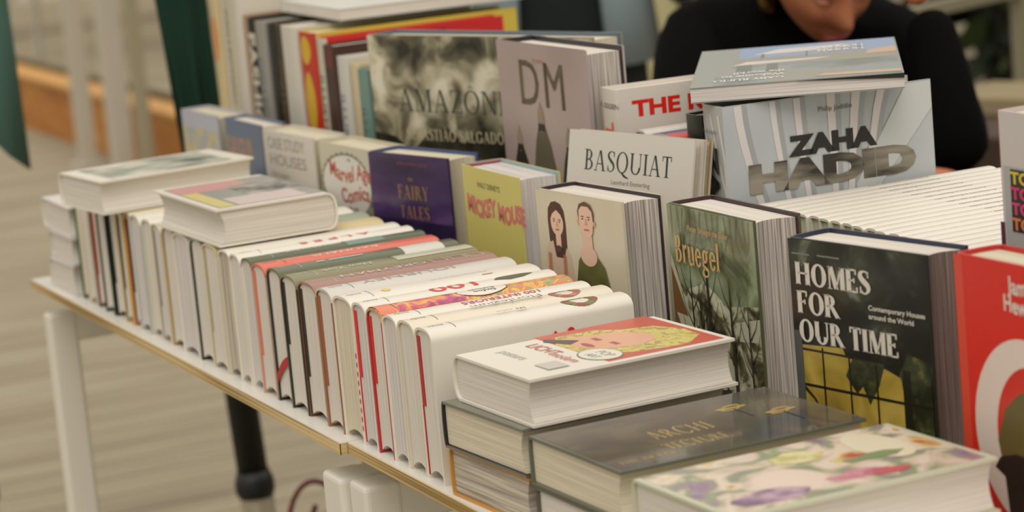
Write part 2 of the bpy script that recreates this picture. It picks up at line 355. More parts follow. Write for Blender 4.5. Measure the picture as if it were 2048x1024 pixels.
ROW = [  # label, cover colour, spine colour, page kind, endpaper, art
 ('white upright book with flower wreath spine, right end of the spine-up row', CW, CW, 'white', (168, 30, 34), 1),
 ('cream upright book with reddish wreath and long grey title along its spine', OFF, mat((224, 212, 190), .34), 'white', None, 2),
 ('white upright spine-up book with red title 100 INTERIORS', CW, CW, 'cool', None, 3),
 ('upright book with colourful floral spine, white oval label and red endpaper', mat((176, 60, 66), .35), multi, 'white', (200, 34, 28), 4),
 ('white upright book with big red 100 and dark green leaf on its spine', CW, CW, 'cool', (206, 30, 26), 5),
 ('white upright spine-up book with yellow dot and a line of tiny grey letters', CW, CW, 'cream', None, 6),
 ('pale grey upright spine-up book with large faded pinkish letters and brown board edge', mat((160, 110, 76), .4), mat((206, 200, 190), .32), 'white', (150, 92, 58), 7),
 ('brown upright book with white outlined lettering on its spine', mat((108, 70, 52), .3), mat((158, 118, 104), .28), 'white', (30, 28, 24), 8),
 ('upright book with olive and pale beige spine, between the brown and dark olive ones', mat((60, 58, 42), .3), mat((130, 124, 88), .26), 'white', (28, 28, 20), 9),
 ('dark olive upright book with white patch on its spine and a red ribbon marker', mat((40, 42, 34), .25), mat((92, 96, 68), .25), 'white', None, 10),
 ('upright book with bright orange-red spine and small white letters', mat((196, 168, 150), .4), mat((214, 104, 82), .3), 'white', (214, 120, 96), 11),
 ('dark green upright book with teal block near the far end of its spine', CW, mat((84, 92, 66), .28), 'cool', None, 12),
 ('white upright book with scattered red letters, first one left clear of the lying colourful book', CW, CW, 'white', None, 13),
 ('plain white upright book beside the red-lettered one, its spine rounded', OFF, CW, 'band', None, 0),
 ('white upright book with slim yellow-tan spine end peeping out behind the lying colourful book', OFF, mat((206, 186, 136), .35), 'white', (170, 160, 120), 0),
 ('upright book with thin black board edge under the near corner of the lying colourful book', mat((34, 44, 34), .4), mat((150, 158, 136), .35), 'white', None, 0),
 ('white upright book left of the thin black-edged one under the lying colourful book', CW, CW, 'cool', None, 0),
 ('off-white upright book with a narrow ochre board edge under the lying colourful book', mat((176, 148, 92), .4), OFF, 'white', None, 0),
 ('upright book with grey-brown endpaper strip below the middle of the lying colourful book', OFF, OFF, 'cool', (140, 128, 106), 0),
 ('pale upright book under the left corner of the lying colourful book', mat((206, 200, 180), .4), CW, 'white', None, 0),
 ('bluish-white upright book just left of the lying colourful book', mat((186, 190, 186), .4), mat((216, 212, 196), .34), 'cool', None, 0),
 ('upright book with an orange and black patterned board edge', mat((190, 100, 60), .4), mat((220, 206, 172), .34), 'white', (44, 32, 24), 0),
 ('upright book with yellow lower board edge in the dark-striped group', mat((204, 168, 88), .4), mat((210, 196, 150), .34), 'white', (34, 48, 36), 0),
 ('upright book with the widest black board edge in the dark-striped group', mat(BLACK, .35), mat((60, 60, 50), .35), 'white', (26, 30, 24), 0),
 ('upright book with dark green board edge between the black-edged ones', mat((28, 44, 34), .35), mat((80, 84, 70), .35), 'white', None, 0),
 ('upright book with reddish inner line beside the first black board edge from the left', mat((52, 30, 24), .35), mat((120, 90, 70), .35), 'white', (196, 66, 44), 0),
 ('thick white upright book right of the green-edged one under the far lying book', OFF, CW, 'white', None, 0),
 ('white upright book with green board edge, second from the left end of the row', mat((40, 86, 54), .35), CW, 'cream', None, 0),
]
for i, (lab, cv, spn, pg, ep, art) in enumerate(ROW):
    x1, x0 = XS[i], XS[i+1]; t = x1-x0-.0012
    w_ = .1515+.0006*math.sin(i*2.3); h_ = .2145+.002*math.sin(i*1.7)
    B = Book(lab, w_, h_, t, up_M(x0, x1, .0015+.0015*math.sin(i*3.1), 0), cv, spn, pg, 'books standing spine up in the front row', rnd=.012, concave=.007, inset=.0022)
    hw = t/2
    if art: logo(B, None if art not in (8, 9, 10, 12) else mat((206, 204, 190), .5))
    if art == 1:
        wreath(B, mat((150, 84, 62), .5), mat((120, 124, 70), .5), .048, .010, .018)
        B.spine(shift(sans('in', .010, .01, 1), .105, -.004), INK); B.spine(shift(sans('color', .006, 0, 1), .118, -.004), GREY_T)
        B.front([oval(.024, .145, .0045, .004, 14), oval(.030, .131, .005, .004, 14)], mat((196, 50, 42), .4))
        B.front([[(.020, .128), (.028, .124), (.028, .134)]], mat((196, 50, 42), .4))
        B.front([oval(.036, .090, .005, .003, 12)], mat((120, 66, 54), .4))
        B.front([rect(.03+.004*k, .030, .0316+.004*k, .046+.002*k) for k in range(4)], mat((170, 162, 148), .5))
    if art == 2:
        wreath(B, mat((166, 96, 84), .5), mat((180, 126, 104), .5), .045, .009, .016)
        B.spine(shift(sans('Florilegium', .013, 0, .95), .070, -.005), GREY_T)
    if art == 3:
        B.spine(shift(sans('100 INTERIORS', .009, .01, 1.05), .050, .001), mat((190, 76, 66), .5))
        B.spine(shift(sans('AROUND THE WORLD', .0055, 0, 1.05), .062, -.010), mat((190, 110, 100), .5))
    if art == 4:
        B.spine([rect(.118, -hw*.86, .192, hw*.86)], multi2)
        B.spine([oval(.095, .002, .028, hw*.72, 30)], mat((96, 40, 36), .5)); B.spine([oval(.095, .002, .027, hw*.66, 30)], CW)
        B.spine(shift(sans('Sinfoo', .007, .02), .081, .003), INK); B.spine(shift(sans('Sinfoods', .006, .02), .079, -.006), GREY_T)
        B.spine([rect(.194, -hw*.9, B.h-.001, hw*.9)], mat((222, 128, 100), .3))
    if art == 5:
        B.spine(shift(sans('100', .019, .02, 1.5), .078, -.008), mat((206, 70, 58), .5))
        B.spine([[(.020, 0), (.034, .008), (.050, .010), (.066, .004), (.060, -.004), (.044, -.011), (.030, -.008)]], mat((92, 92, 62), .5))
    if art == 6:
        B.spine([oval(.168, .004, .005, .006, 16)], mat((226, 196, 110), .4))
        B.spine(shift(sans('all the american houses one by one', .0032, 0), .050, -.006), GREY_T)
        B.spine([rect(.05, .009, .062, .011)], mat((206, 120, 96), .5))
    if art == 7: B.spine(shift(sans('JOURNEY', .014, -.005, 1.3), .062, -.006), mat((184, 160, 150), .5))
    if art == 8:
        wl = mat((214, 206, 196), .5)
        for a0 in (.010, .030, .052): B.spine(ribbon([(a0, -.010), (a0+.016, -.010), (a0+.016, .010), (a0, .010), (a0, -.010)], .0012), wl)
        B.spine(shift(sans('GREYMAN', .012, -.008, 1.3), .074, -.004), wl)
    if art == 9:
        B.spine([rect(.002, -hw*.95, .092, hw*.5)], mat((196, 190, 164), .3)); B.spine(shift(sans('New York', .009, .01, 1.1), .120, .002), mat((206, 204, 180), .5))
    if art == 10:
        B.spine([rect(.018, -.004, .066, hw*.9)], mat((206, 204, 192), .35)); B.spine([rect(.11, .002, .15, .006), rect(.155, .002, .165, .006)], mat((196, 204, 196), .5))
    if art == 11: B.spine(shift(sans('BAUHAUS', .008, .01, 1.6), .070, .002), mat((236, 214, 200), .5)); B.spine([rect(.060, hw*.1, .190, hw*.14)], mat((236, 214, 200), .5))
    if art == 12:
        B.spine([rect(.050, -hw*.8, .095, hw*.7)], mat((110, 136, 122), .35)); B.spine(shift(sans('VILLAS IN THE', .006, .01, 1.2), .104, .0), mat((190, 190, 160), .5))
    if art == 13: B.spine(shift(sans('A L P E S', .012, .02, 1.4), .050, -.004), mat((206, 92, 78), .5))
    B.done()
    if ep:
        q = MB(); z0 = w_*(.48 if i in (0, 3, 4, 8) else .30)
        q.box((-hw+BT, .0012, z0), (-hw+BT+.0070, .0022, w_-.010), mat(ep, .45))
        q.box((-hw+BT-.0002, .0010, .004), (-hw+BT+.0008, .0022, z0), mat(ep, .45))
        o = q.build('endpaper', B.root); o['label'] = 'coloured endpaper fold'
    if i in (0, 3):
        q = MB(); q.box((hw-BT-.001, .0010, .004), (hw-BT+.0002, .0022, w_-.012), mat((176, 50, 50), .45)); o = q.build('endpaper', B.root); o['label'] = 'thin red endpaper'
    if i == 9:
        q = MB(); vs = []
        for k in range(9):
            u = k/8; x_ = -hw+.003+u*(t-.004); zz = .020+.027*u+.004*math.sin(math.pi*u)
            vs += [(x_, -.0006, zz), (x_, -.0006, zz+.010)]
        q.add(vs, [(2*k, 2*k+2, 2*k+3, 2*k+1) for k in range(8)], mat((176, 16, 22), .5)); o = q.build('ribbon_marker', B.root); o['label'] = 'red ribbon marker'
        md = o.modifiers.new('t', 'SOLIDIFY'); md.thickness = .0004
    if i == 4:      # dotted fore part of the cover edge
        q = MB()
        for k in range(9): q.add([(-hw-.0002+.0013+.0012*math.cos(R(j*36)), -.0006, .058-.0001+k*.0095-.04+.0032*math.sin(R(j*36))) for j in range(10)], [tuple(range(10))[::-1]], REDM)
        # dots printed on the board edge belong to the cover
        o = q.build('printed_dots', B.root)

# ------------------------------------------------------------------ lying books on top of the row, and the pile behind its left end
ZR = .1525
B = Book('thick lying book on the left end of the row, faint grey-green cover picture', .150, .215, .043, flat_M(-1.148, -.045, ZR, R(6), .150, .043), CW, CW, 'white', rnd=.010)
fm = noise_mat('faded_landscape_print', [(.35, (96, 112, 98)), (.5, (170, 170, 152)), (.65, (216, 210, 194))], (1, 1, 2.2), 18, 3, rough=.3)
B.front([rect(.02, .02, .14, .19)], fm); B.done()
B = Book('thick book lying flat across the row, pink, grey and yellow picture on its cover', .150, .225, .044, flat2_M(-.850, -.004, ZR, R(1.5), .044), CW, CW, 'white', rnd=.014)
def fr2(B, p, m): B.front([[(B.w-b_, a_) for a_, b_ in q_] for q_ in p], m)      # here: a along +a, b towards the far side
fr2(B, [rect(.010, .008, .215, .140)], mat((150, 150, 140), .35))
fr2(B, [rect(.012, .010, .075, .100)], mat((196, 146, 138), .4)); fr2(B, [rect(.075, .010, .212, .030)], mat((206, 190, 120), .4))
fr2(B, [rect(.060, .070, .170, .139)], noise_mat('grey_photo_print', [(.35, (70, 70, 64)), (.6, (170, 168, 158))], (1, 1, 1), 30, 3, rough=.3))
fr2(B, [rect(.150, .034, .214, .120)], mat((200, 184, 176), .4)); B.done()
PB = [('white book lying at the bottom of the pile behind the left end of the row', -1.405, .0, .044, (214, 208, 198)),
      ('white book lying in the middle of the pile behind the left end of the row', -1.402, .0445, .038, (206, 200, 192)),
      ('white book lying on top of the pile left of the row, overhanging to the left', -1.440, .083, .042, (218, 212, 204))]
for k, (lab, x_, z_, t_, c_) in enumerate(PB):
    w_ = .118 if k < 2 else .150
    B = Book(lab, w_, .205, t_, flat_M(x_, -.008+.004*k, z_, R(1.5-k), w_, t_), mat(c_, .4), mat((170, 176, 178), .4) if k < 2 else None, 'white', 'books piled at the left end of the table', rnd=.008); B.done()

# ------------------------------------------------------------------ lying stacks on the right
gl = mat((64, 66, 58), .10, .6, name='dark_glossy_jacket')
B = Book('book at the bottom of the left lying stack, ochre board edge and grey page lines', .162, .215, .047, flat_M(.036, -.004, 0, R(3.2), .162, .047), mat((196, 140, 62), .4), mat((196, 140, 62), .4), 'band', 'lying books stacked at the right', rnd=.004)
B.done()
B = Book('black-spined book with olive-grey glossy cover, middle of the left lying stack', .160, .217, .0445, flat_M(.038, -.008, .0475, R(4), .160, .0445), mat((112, 112, 98), .2), mat((28, 22, 24), .35), 'cream', 'lying books stacked at the right', rnd=.004, inner=mat((36, 26, 30), .4))
B.done()
B = Book('thick white lying book with red, yellow and pink comic-style cover picture', .158, .213, .044, flat_M(.045, .004, .0925, R(3), .158, .044), CW, CW, 'white', 'lying books stacked at the right', rnd=.013)
U, V = .158, .213
B.front([rect(.004, .085, U-.008, V-.006)], mat((196, 84, 66), .3))
B.front([[(.02, .10), (.05, .085), (.11, .085), (.13, .11), (.14, .15), (.142, .175), (.128, .188), (.118, .200), (.085, .203), (.05, .19), (.04, .16), (.02, .14)]], noise_mat('yellow_wave_print', [(.4, (206, 186, 96)), (.5, (220, 204, 120)), (.56, (168, 150, 84))], (1, 1, 1), 60, 2, rough=.3, dist=2))
B.front([[(.03, .10), (.07, .092), (.10, .105), (.112, .14), (.10, .165), (.07, .17), (.045, .15)]], mat((222, 168, 138), .3))
B.front([rect(.052, .120, .066, .126), rect(.08, .124, .094, .130), oval(.075, .105, .012, .004, 12)], mat((166, 86, 74), .3))
B.front([[(.02, .088), (.03, .082), (.06, .095), (.05, .110)]], mat((84, 70, 62), .3))
B.front([oval(.118, .094, .026, .020, 30)], mat((110, 130, 104), .3)); B.front([oval(.118, .094, .0245, .0185, 30)], CW)
B.front(shift(sans('POP', .010, .02), .107, .094), mat((130, 150, 120), .3)); B.front(shift(sans('ART', .008, .02), .109, .082), mat((130, 150, 120), .3))
B.front(shift(sans('LICHT', .014, .01, 1.0), .030, .062), mat((206, 118, 100), .3))
B.front(shift(sans('modern', .011, .01, 1.0), .080, .060), mat((200, 120, 110), .3))
B.front(shift(sans('posters', .011, .01), .034, .032), mat((186, 182, 170), .4)); B.front([rect(.11, .030, .138, .052)], mat((196, 190, 178), .4))
B.done()
B = Book('grey-edged book at the bottom of the middle lying stack', .166, .235, .046, flat_M(.222, .000, 0, R(2), .166, .046), mat((96, 92, 82), .3), mat((70, 64, 58), .35), 'white', 'lying books stacked at the right', rnd=.004)
B.done()
archm = noise_mat('dark_collage_print', [(.30, (60, 70, 82)), (.44, (84, 76, 66)), (.58, (98, 90, 76)), (.75, (120, 110, 88))], (1, 1, 1), 14, 4, rough=.08, dist=.6)
B = Book('dark glossy book with gold lettering and small gold trees, topmost of the middle lying stack', .170, .242, .0445, flat_M(.215, .000, .0465, R(2), .170, .0445), mat((96, 98, 84), .12, .6), mat((90, 92, 80), .2), 'cream', 'lying books stacked at the right', rnd=.003)
B.front([rect(.004, .004, .166, .238)], archm)
gold = mat((176, 148, 84), .3)
gold = mat((176, 150, 92), .25)
def along(ps, u0, v0): return [[(u0-b_, v0+a_) for a_, b_ in p] for p in ps]     # reads along the long side
ps, _l = serif('ARCHI', .030, .14, .06, .52, .10); B.front(along(ps, .100, .075), gold)
ps, _l = serif('TECTURE', .022, .16, .06, .50, .10); B.front(along(ps, .138, .068), gold)
ps, _l = serif('THE ART OF', .010, .16, .08, .8, .10); B.front(along(ps, .152, .012), gold)
for (cx, cy) in ((.050, .178), (.090, .205)):
    B.front([oval(cx, cy, .005, .016, 14), oval(cx-.006, cy+.003, .004, .009, 12), oval(cx+.006, cy-.004, .003, .010, 12)], gold); B.front([rect(cx+.004, cy-.0008, cx+.040, cy+.0010)], mat((44, 50, 64), .3))
B.done()
B = Book('cream-edged book at the bottom of the right lying stack', .160, .240, .046, flat_M(.412, .002, 0, R(2), .160, .046), OFF, OFF, 'white', 'lying books stacked at the right', rnd=.006)
B.done()
flower = noise_mat('flower_painting_print', [(.26, (120, 100, 122)), (.36, (156, 130, 146)), (.43, (140, 154, 112)), (.50, (206, 186, 164)), (.58, (222, 208, 190)), (.66, (206, 184, 110)), (.74, (190, 84, 84))], (1, 1, 1), 16, 3, rough=.28, dist=1.4)
B = Book('thick lying book with a flower painting in pink, violet and green on its cover', .160, .247, .046, flat_M(.412, .002, .0465, R(2.2), .160, .046), mat((196, 196, 170), .3), mat((196, 196, 170), .3), 'white', 'lying books stacked at the right', rnd=.006)
B.front([rect(.005, .006, .154, .241)], flower)
B.front([oval(.10, .09, .035, .030, 20)], mat((222, 202, 184), .3)); B.front([[(.122+.012*math.cos(R(k*30))+.004*math.sin(k*2), .140+.030*math.sin(R(k*30))) for k in range(12)]], noise_mat('rose_petals_print', [(.35, (176, 84, 104)), (.6, (206, 150, 156))], (1, 1, 1), 60, 3, rough=.3)); B.front([oval(.06, .200, .045, .022, 20)], mat((224, 214, 184), .3)); B.front([[(.045+.018*math.cos(R(k*30))+.003*math.sin(k*2), .130+.024*math.sin(R(k*30))) for k in range(12)]], noise_mat('yellow_petals_print', [(.4, (190, 184, 110)), (.6, (220, 210, 160))], (1, 1, 1), 60, 3, rough=.3))
B.front([[(.128+.018*math.cos(R(k*30))+.003*math.sin(k*2), .055+.036*math.sin(R(k*30))) for k in range(12)]], noise_mat('violet_petals_print', [(.35, (120, 92, 122)), (.6, (186, 156, 168))], (1, 1, 1), 60, 3, rough=.3)); B.front([[(.085+.008*math.cos(R(k*30))+.003*math.sin(k*2), .180+.030*math.sin(R(k*30))) for k in range(12)]], mat((130, 146, 100), .3)); B.front([[(.132+.008*math.cos(R(k*30)), .165+.018*math.sin(R(k*30))) for k in range(12)]], mat((196, 90, 96), .3))
B.done()

# ------------------------------------------------------------------ cover-out books in the middle
def std(label, x, y, yaw, w, h, t, cv, sp=None, page='white', tilt=0, name='book', **k):
    return Book(label, w, h, t, face_M(x, y, 0 if 'z' not in k else k.pop('z'), R(yaw), w, t, R(tilt)), cv, sp, page, 'books standing cover out in the middle', name=name, inset=.004, **k)
# pale blue
B = std('pale blue-grey standing book with a yellow band, leftmost of the cover-out books', -1.490, .234, 3, .150, .216, .045, mat((176, 176, 184), .35), mat((128, 138, 154), .35), 'cream', rnd=.005)
B.front([rect(.006, .150, .144, .192)], noise_mat('yellow_haze_print', [(.4, (160, 164, 166)), (.6, (196, 180, 120))], (1, 1, 1), 40, 2, rough=.35)); B.done()
# blue
B = std('blue standing book with orange title GAU and red, green lower picture', -1.323, .246, 1, .153, .2155, .036, mat((96, 112, 132), .3), None, 'white', rnd=.005)
ps, _l = serif('GAUGUIN', .029, .16, .07, .60); ps = [[(a_, b_) for a_, b_ in p] for p in ps]
B.front([rect(.03, .0, .153, .110)], noise_mat('blue_green_print', [(.35, (34, 70, 60)), (.5, (40, 84, 120)), (.66, (70, 110, 140))], (1, 1, 1), 26, 3, rough=.3))
B.front([[(.045, .11), (.085, .0), (.12, .0), (.10, .10), (.075, .162), (.055, .145)]], noise_mat('red_orange_print', [(.4, (150, 56, 40)), (.6, (196, 120, 70))], (1, 1, 1), 50, 2, rough=.3))
B.front(shift([[(a_, b_*1.0) for a_, b_ in p] for p in ps], .008, .162), mat((222, 162, 92), .4)); B.done()
# grey-white
B = std('off-white standing book titled CASE STUDY HOUSES in grey capitals, orange spine', -1.109, .228, 4.5, .166, .219, .047, mat((204, 198, 186), .35), mat((206, 112, 62), .35), 'cream', rnd=.005)
gt = mat((150, 144, 132), .4)
B.front(shift(sans('CASE STUDY', .0155, .014, .95), .018, .196), gt); B.front(shift(sans('HOUSES', .0155, .014, 1.5), .020, .174), gt)
B.front(shift(sans('The Complete', .007, 0), .024, .158), gt); B.front(shift(sans('Program', .007, 0), .024, .147), gt); B.done()
# comics
B = std('cream standing book with a white round emblem and red comic lettering', -.925, .240, 3.6, .159, .218, .050, mat((196, 190, 166), .35), mat((190, 184, 156), .35), 'cream', rnd=.005)
em = mat((214, 210, 200), .35)
B.front([rect(.002, .0, .157, .160)], noise_mat('olive_ground_print', [(.4, (90, 94, 70)), (.6, (150, 148, 116))], (1, 1, 1), 50, 2, rough=.35))
B.front([[(.092+(.070+(.004 if k % 2 else 0))*math.cos(R(k*6))*(.9 if math.cos(R(k*6)) > 0 else 1.2), .168+(.040+(.003 if k % 2 else 0))*math.sin(R(k*6))) for k in range(60)]], mat((120, 122, 104), .4))
B.front([[(.092+.068*math.cos(R(k*6))*(.9 if math.cos(R(k*6)) > 0 else 1.2), .168+.038*math.sin(R(k*6))) for k in range(60)]], em)
rdm = mat((176, 74, 54), .4)
def wob(ps, a=.006, f=60): return [[(x_, y_+a*math.sin(x_*f)) for x_, y_ in p] for p in ps]
B.front(wob(shift(sans('Marvel Age', .020, .035, .98), .032, .175), .004), rdm); B.front(wob(shift(sans('Comics', .019, .035, 1.05), .062, .149), .004), rdm)
B.front(shift(sans('the', .005, .01), .090, .199), GREY_T); B.front(shift(sans('1961-1978', .005, .01), .080, .136), GREY_T); B.done()
# purple
B = std('dark purple standing book with gold title FAIRY TALES', -.760, .245, 14, .164, .219, .047, mat((60, 40, 84), .22), mat((44, 32, 60), .3), 'cream', rnd=.005, inner=mat((60, 84, 130), .4))
B.front([rect(.001, .001, .163, .218)], noise_mat('purple_mist_print', [(.34, (40, 26, 60)), (.55, (72, 48, 96)), (.72, (112, 84, 128))], (1, 1.4, .5), 14, 3, rough=.22))
B.front([rect(.001, .001, .163, .138)], noise_mat('deep_purple_print', [(.3, (32, 22, 52)), (.7, (44, 30, 66))], (1, 1, 1), 20, 3, rough=.22))
gd = mat((150, 112, 66), .35)
ps, l_ = serif('FAIRY', .0175, .17, .06, .98, .12); B.front(shift(ps, .088-l_/2, .164), gd)
ps, l_ = serif('TALES', .0155, .17, .06, 1.0, .14); B.front(shift(ps, .088-l_/2, .141), gd)
B.front(shift(sans('the', .0055, .02), .080, .187), gd); B.front(shift(sans('of the brothers grimm', .005, .01), .060, .206), mat((130, 70, 90), .4)); B.done()
# yellow
B = std('yellow standing book with pink-red title lettering, red edge line and pale blue back cover', -.540, .274, 0, .163, .220, .052, mat((206, 196, 110), .3), mat((196, 186, 128), .3), 'cool', rnd=.006, inner=mat((150, 176, 180), .4))
B.front(shift(sans("WALT DISNEY'S", .0065, .02, 1.0), .046, .198), mat((96, 92, 50), .4))
pk = mat((206, 116, 106), .4)
B.front(wob(shift(sans('MICKEY MOUSE', .0195, .075, .84), .014, .166), .0025, 90), pk)
B.front([rect(.001, .0, .162, .09)], mat((196, 182, 78), .3)); B.done()
for nm_, rgb_, y_ in (('head_band', (196, 50, 44), 0),):
    q = MB(); q.box((-.052/2+BT, .2175, .156), (.052/2-BT, .2185, .1595), mat(rgb_, .4)); o = q.build(nm_, B.root); o['label'] = 'red head band'
# couple
B = std('thick beige standing book showing a long-haired woman and a short-haired man', -.285, .252, 6.5, .171, .222, .050, mat((206, 196, 170), .3), mat((150, 138, 118), .35), 'photo', rnd=.008, concave=.012, inner=mat((46, 30, 42), .4))
skin_p = mat((226, 188, 164), .4); hair_p = mat((78, 46, 34), .4); lip = mat((178, 104, 94), .4); shade_p = mat((206, 156, 132), .4); SH = 1
B.front([rect(.001, .001, .170, .221)], noise_mat('beige_print', [(.3, (198, 189, 162)), (.7, (214, 204, 178))], (1, 1, 1), 8, 3, rough=.3))
# woman
def Bf(ps_, m_, l_=None): B.front([[(a_-(.006 if a_ < .09 else .012), .2165-(.209-b_)*.58 if b_ > .13 else .1707-(.13-b_)*1.35) for a_, b_ in p_] for p_ in ps_], m_, l_)
Bf([[(.030, .110), (.028, .165), (.030, .185), (.037, .197), (.046, .200), (.056, .196), (.062, .184), (.064, .160), (.063, .105), (.047, .115)]], hair_p)
Bf([[(.020, .115), (.024, .125), (.036, .128), (.040, .115), (.056, .115), (.062, .124), (.070, .118), (.078, .090), (.080, .04), (.022, .04)]], mat((206, 182, 156), .4))
Bf([rect(.042, .120, .052, .145)], skin_p)
Bf([oval(.0465, .160, .0125, .024, 26)], skin_p)
Bf([[(.034, .165), (.036, .186), (.046, .190), (.0465, .184), (.038, .176)], [(.0465, .184), (.047, .190), (.056, .186), (.059, .165), (.055, .176)]], hair_p)
Bf([rect(.0385, .1655, .0435, .1672), rect(.0495, .1655, .0545, .1672)], hair_p)
Bf([oval(.041, .1625, .0018, .0012, 8), oval(.052, .1625, .0018, .0012, 8)], INK)
Bf([[(.0463, .164), (.0475, .164), (.0492, .1535), (.0452, .1535)]], shade_p); Bf([oval(.0468, .1475, .0042, .0016, 12)], lip)
Bf([oval(.047, .122, .006, .003, 12)], mat((74, 60, 56), .4))
for k in range(8): Bf(ribbon([(.026+k*.0014+(.024 if k > 3 else 0), .118), (.024+k*.002+(.022 if k > 3 else 0), .09), (.027+k*.0016+(.022 if k > 3 else 0), .055)], .0009), mat((190, 110, 82), .4), 20)
# man
Bf([[(.076, .04), (.080, .100), (.086, .116), (.100, .122), (.128, .122), (.142, .114), (.150, .098), (.156, .04)]], noise_mat('green_jumper_print', [(.35, (72, 74, 30)), (.6, (108, 110, 62)), (.8, (140, 138, 100))], (1, 1, 1), 22, 3, rough=.3))
Bf([rect(.104, .118, .122, .150)], skin_p); Bf([oval(.113, .121, .016, .008, 20)], skin_p)
Bf([[(.0985, .168), (.097, .190), (.101, .203), (.112, .209), (.123, .204), (.128, .190), (.127, .168)]], mat((96, 72, 52), .4))
Bf([[(.099, .172), (.100, .192), (.106, .200), (.118, .200), (.125, .192), (.1265, .172), (.124, .152), (.118, .143), (.108, .143), (.102, .152)]], skin_p)
Bf([oval(.0975, .170, .0022, .005, 8), oval(.1282, .170, .0022, .005, 8)], shade_p)
Bf([rect(.1035, .1805, .1095, .1822), rect(.1155, .1805, .1215, .1822)], hair_p); Bf([oval(.1065, .177, .002, .0012, 8), oval(.1185, .177, .002, .0012, 8)], INK)
Bf([[(.112, .178), (.1135, .178), (.1155, .166), (.1105, .166)]], shade_p); Bf([oval(.113, .1575, .0055, .0016, 12)], lip); B.done()
# Bruegel
wint = noise_mat('winter_wood_print', [(.28, (52, 56, 34)), (.44, (106, 116, 84)), (.58, (132, 146, 116)), (.74, (168, 170, 140))], (1, 1, 1), 20, 4, rough=.18, dist=.8, off=(0, .3, .1))
B = std('thick green and brown standing book with gold title Bruegel over bare winter trees', -.067, .297, 1, .173, .224, .052, mat((84, 90, 60), .2), mat((120, 122, 90), .3), 'photo', rnd=.006, concave=.010, inner=mat((60, 34, 40), .4))
B.front([rect(.001, .001, .172, .223)], wint)
dk = mat((34, 32, 20), .3); br = mat((110, 74, 40), .3); snow = mat((176, 176, 150), .3)
B.front([[(.001, .001), (.001, .150), (.03, .138), (.07, .150), (.11, .132), (.172, .140), (.172, .001)]], noise_mat('snow_hill_print', [(.38, (34, 34, 22)), (.47, (90, 88, 60)), (.53, (164, 164, 136)), (.66, (196, 196, 172))], (1, 1, 1), 30, 3, rough=.2, dist=1))
B.front([[(.001, .06), (.001, .165), (.012, .160), (.030, .110), (.035, .06)]], br); B.front([[(.003, .172), (.030, .118), (.030, .110), (.001, .160)], [(.006, .112), (.040, .110), (.044, .098), (.014, .098)], [(.048, .085), (.072, .090), (.074, .060), (.046, .058)], [(.085, .075), (.112, .080), (.118, .050), (.090, .045)], [(.125, .118), (.172, .128), (.172, .105), (.130, .100)]], snow)
B.front([[(.172, .0), (.172, .03), (.150, .055), (.12, .035), (.10, .05), (.08, .02), (.085, .0)]], dk)
for (x_, w0, w1, ytop) in ((.040, .005, .002, .170), (.074, .010, .004, .190), (.118, .008, .003, .165), (.152, .005, .002, .150), (.058, .003, .001, .150)):
    B.front([[(x_-w0/2+.004, 0), (x_+w0/2+.004, 0), (x_+w1/2, ytop*.8), (x_, ytop), (x_-w1/2, ytop*.8)]], dk)
    for k in range(5):
        s0 = 1 if k % 2 else -1; yb = ytop*(.45+.08*k)
        B.front(ribbon([(x_, yb), (x_+s0*.012, yb+.014), (x_+s0*.020, yb+.034)], [.0016, .001, .0005]), dk, 16)
for k in range(14):
    x_ = .01+k*.0118; B.front(ribbon([(x_, .222), (x_+.004*math.sin(k*2.2), .200), (x_+.008*math.sin(k*1.3), .182+.006*math.cos(k))], [.0010, .0008, .0004]), mat((110, 66, 48), .3), 15)
ps, l_ = serif('Bruegel', .0285, .17, .08, .80, .04); B.front(shift(ps, .017, .166), mat((206, 164, 104), .35))
B.front(shift(sans('Pieter Bruegel the Elder', .006, .01), .045, .2005), mat((196, 150, 96), .4)); B.done()
# Homes
B = std('dark standing book with white title HOMES FOR OUR TIME and a yellow-lit grid window', .212, .275, 11, .181, .226, .050, mat((40, 44, 34), .25), mat((40, 42, 36), .3), 'brown', rnd=.007, concave=.010, inner=mat((40, 46, 70), .4))
B.front([rect(.001, .001, .180, .225)], noise_mat('dark_foliage_print', [(.40, (14, 16, 9)), (.52, (24, 27, 17)), (.62, (50, 56, 40)), (.72, (120, 126, 108))], (1, 1, 1), 22, 4, rough=.22, dist=.5))
yl = noise_mat('lit_room_print', [(.3, (110, 92, 36)), (.5, (168, 142, 56)), (.68, (196, 172, 84)), (.8, (206, 196, 150))], (1, 1, 1), 18, 3, rough=.25, dist=.6)
B.front([[(.010, .0), (.010, .127), (.066, .130), (.070, .122), (.120, .118), (.140, .112), (.145, .08), (.176, .070), (.176, .0)]], yl)
fol = noise_mat('foliage_patch_print', [(.4, (30, 36, 20)), (.6, (60, 66, 40)), (.75, (110, 106, 50))], (1, 1, 1), 60, 3, rough=.25)
B.front([[(.078, .122), (.068, .105), (.082, .090), (.090, .098), (.098, .082), (.112, .102), (.120, .122)], [(.146, .0), (.150, .09), (.138, .115), (.150, .135), (.178, .13), (.178, .06), (.170, .04), (.172, .0)]], fol)
B.front([rect(.012, .122, .13, .1242), rect(.004, .0885, .178, .0912), rect(.0375, .0, .040, .127), rect(.0725, .0, .075, .122), rect(.1075, .0, .110, .120)], mat((24, 22, 14), .3))
B.front([rect(.142, .0, .152, .12), [(.008, .092), (.026, .078), (.032, .068), (.022, .078), (.006, .088)]], mat((26, 26, 18), .3))
B.front([rect(.002, .0, .012, .14)], mat((76, 80, 78), .3))
B.front([rect(.006, .211, .03, .2125), rect(.04, .2115, .07, .213)], mat((120, 120, 112), .3))
wt = mat((214, 206, 192), .35)
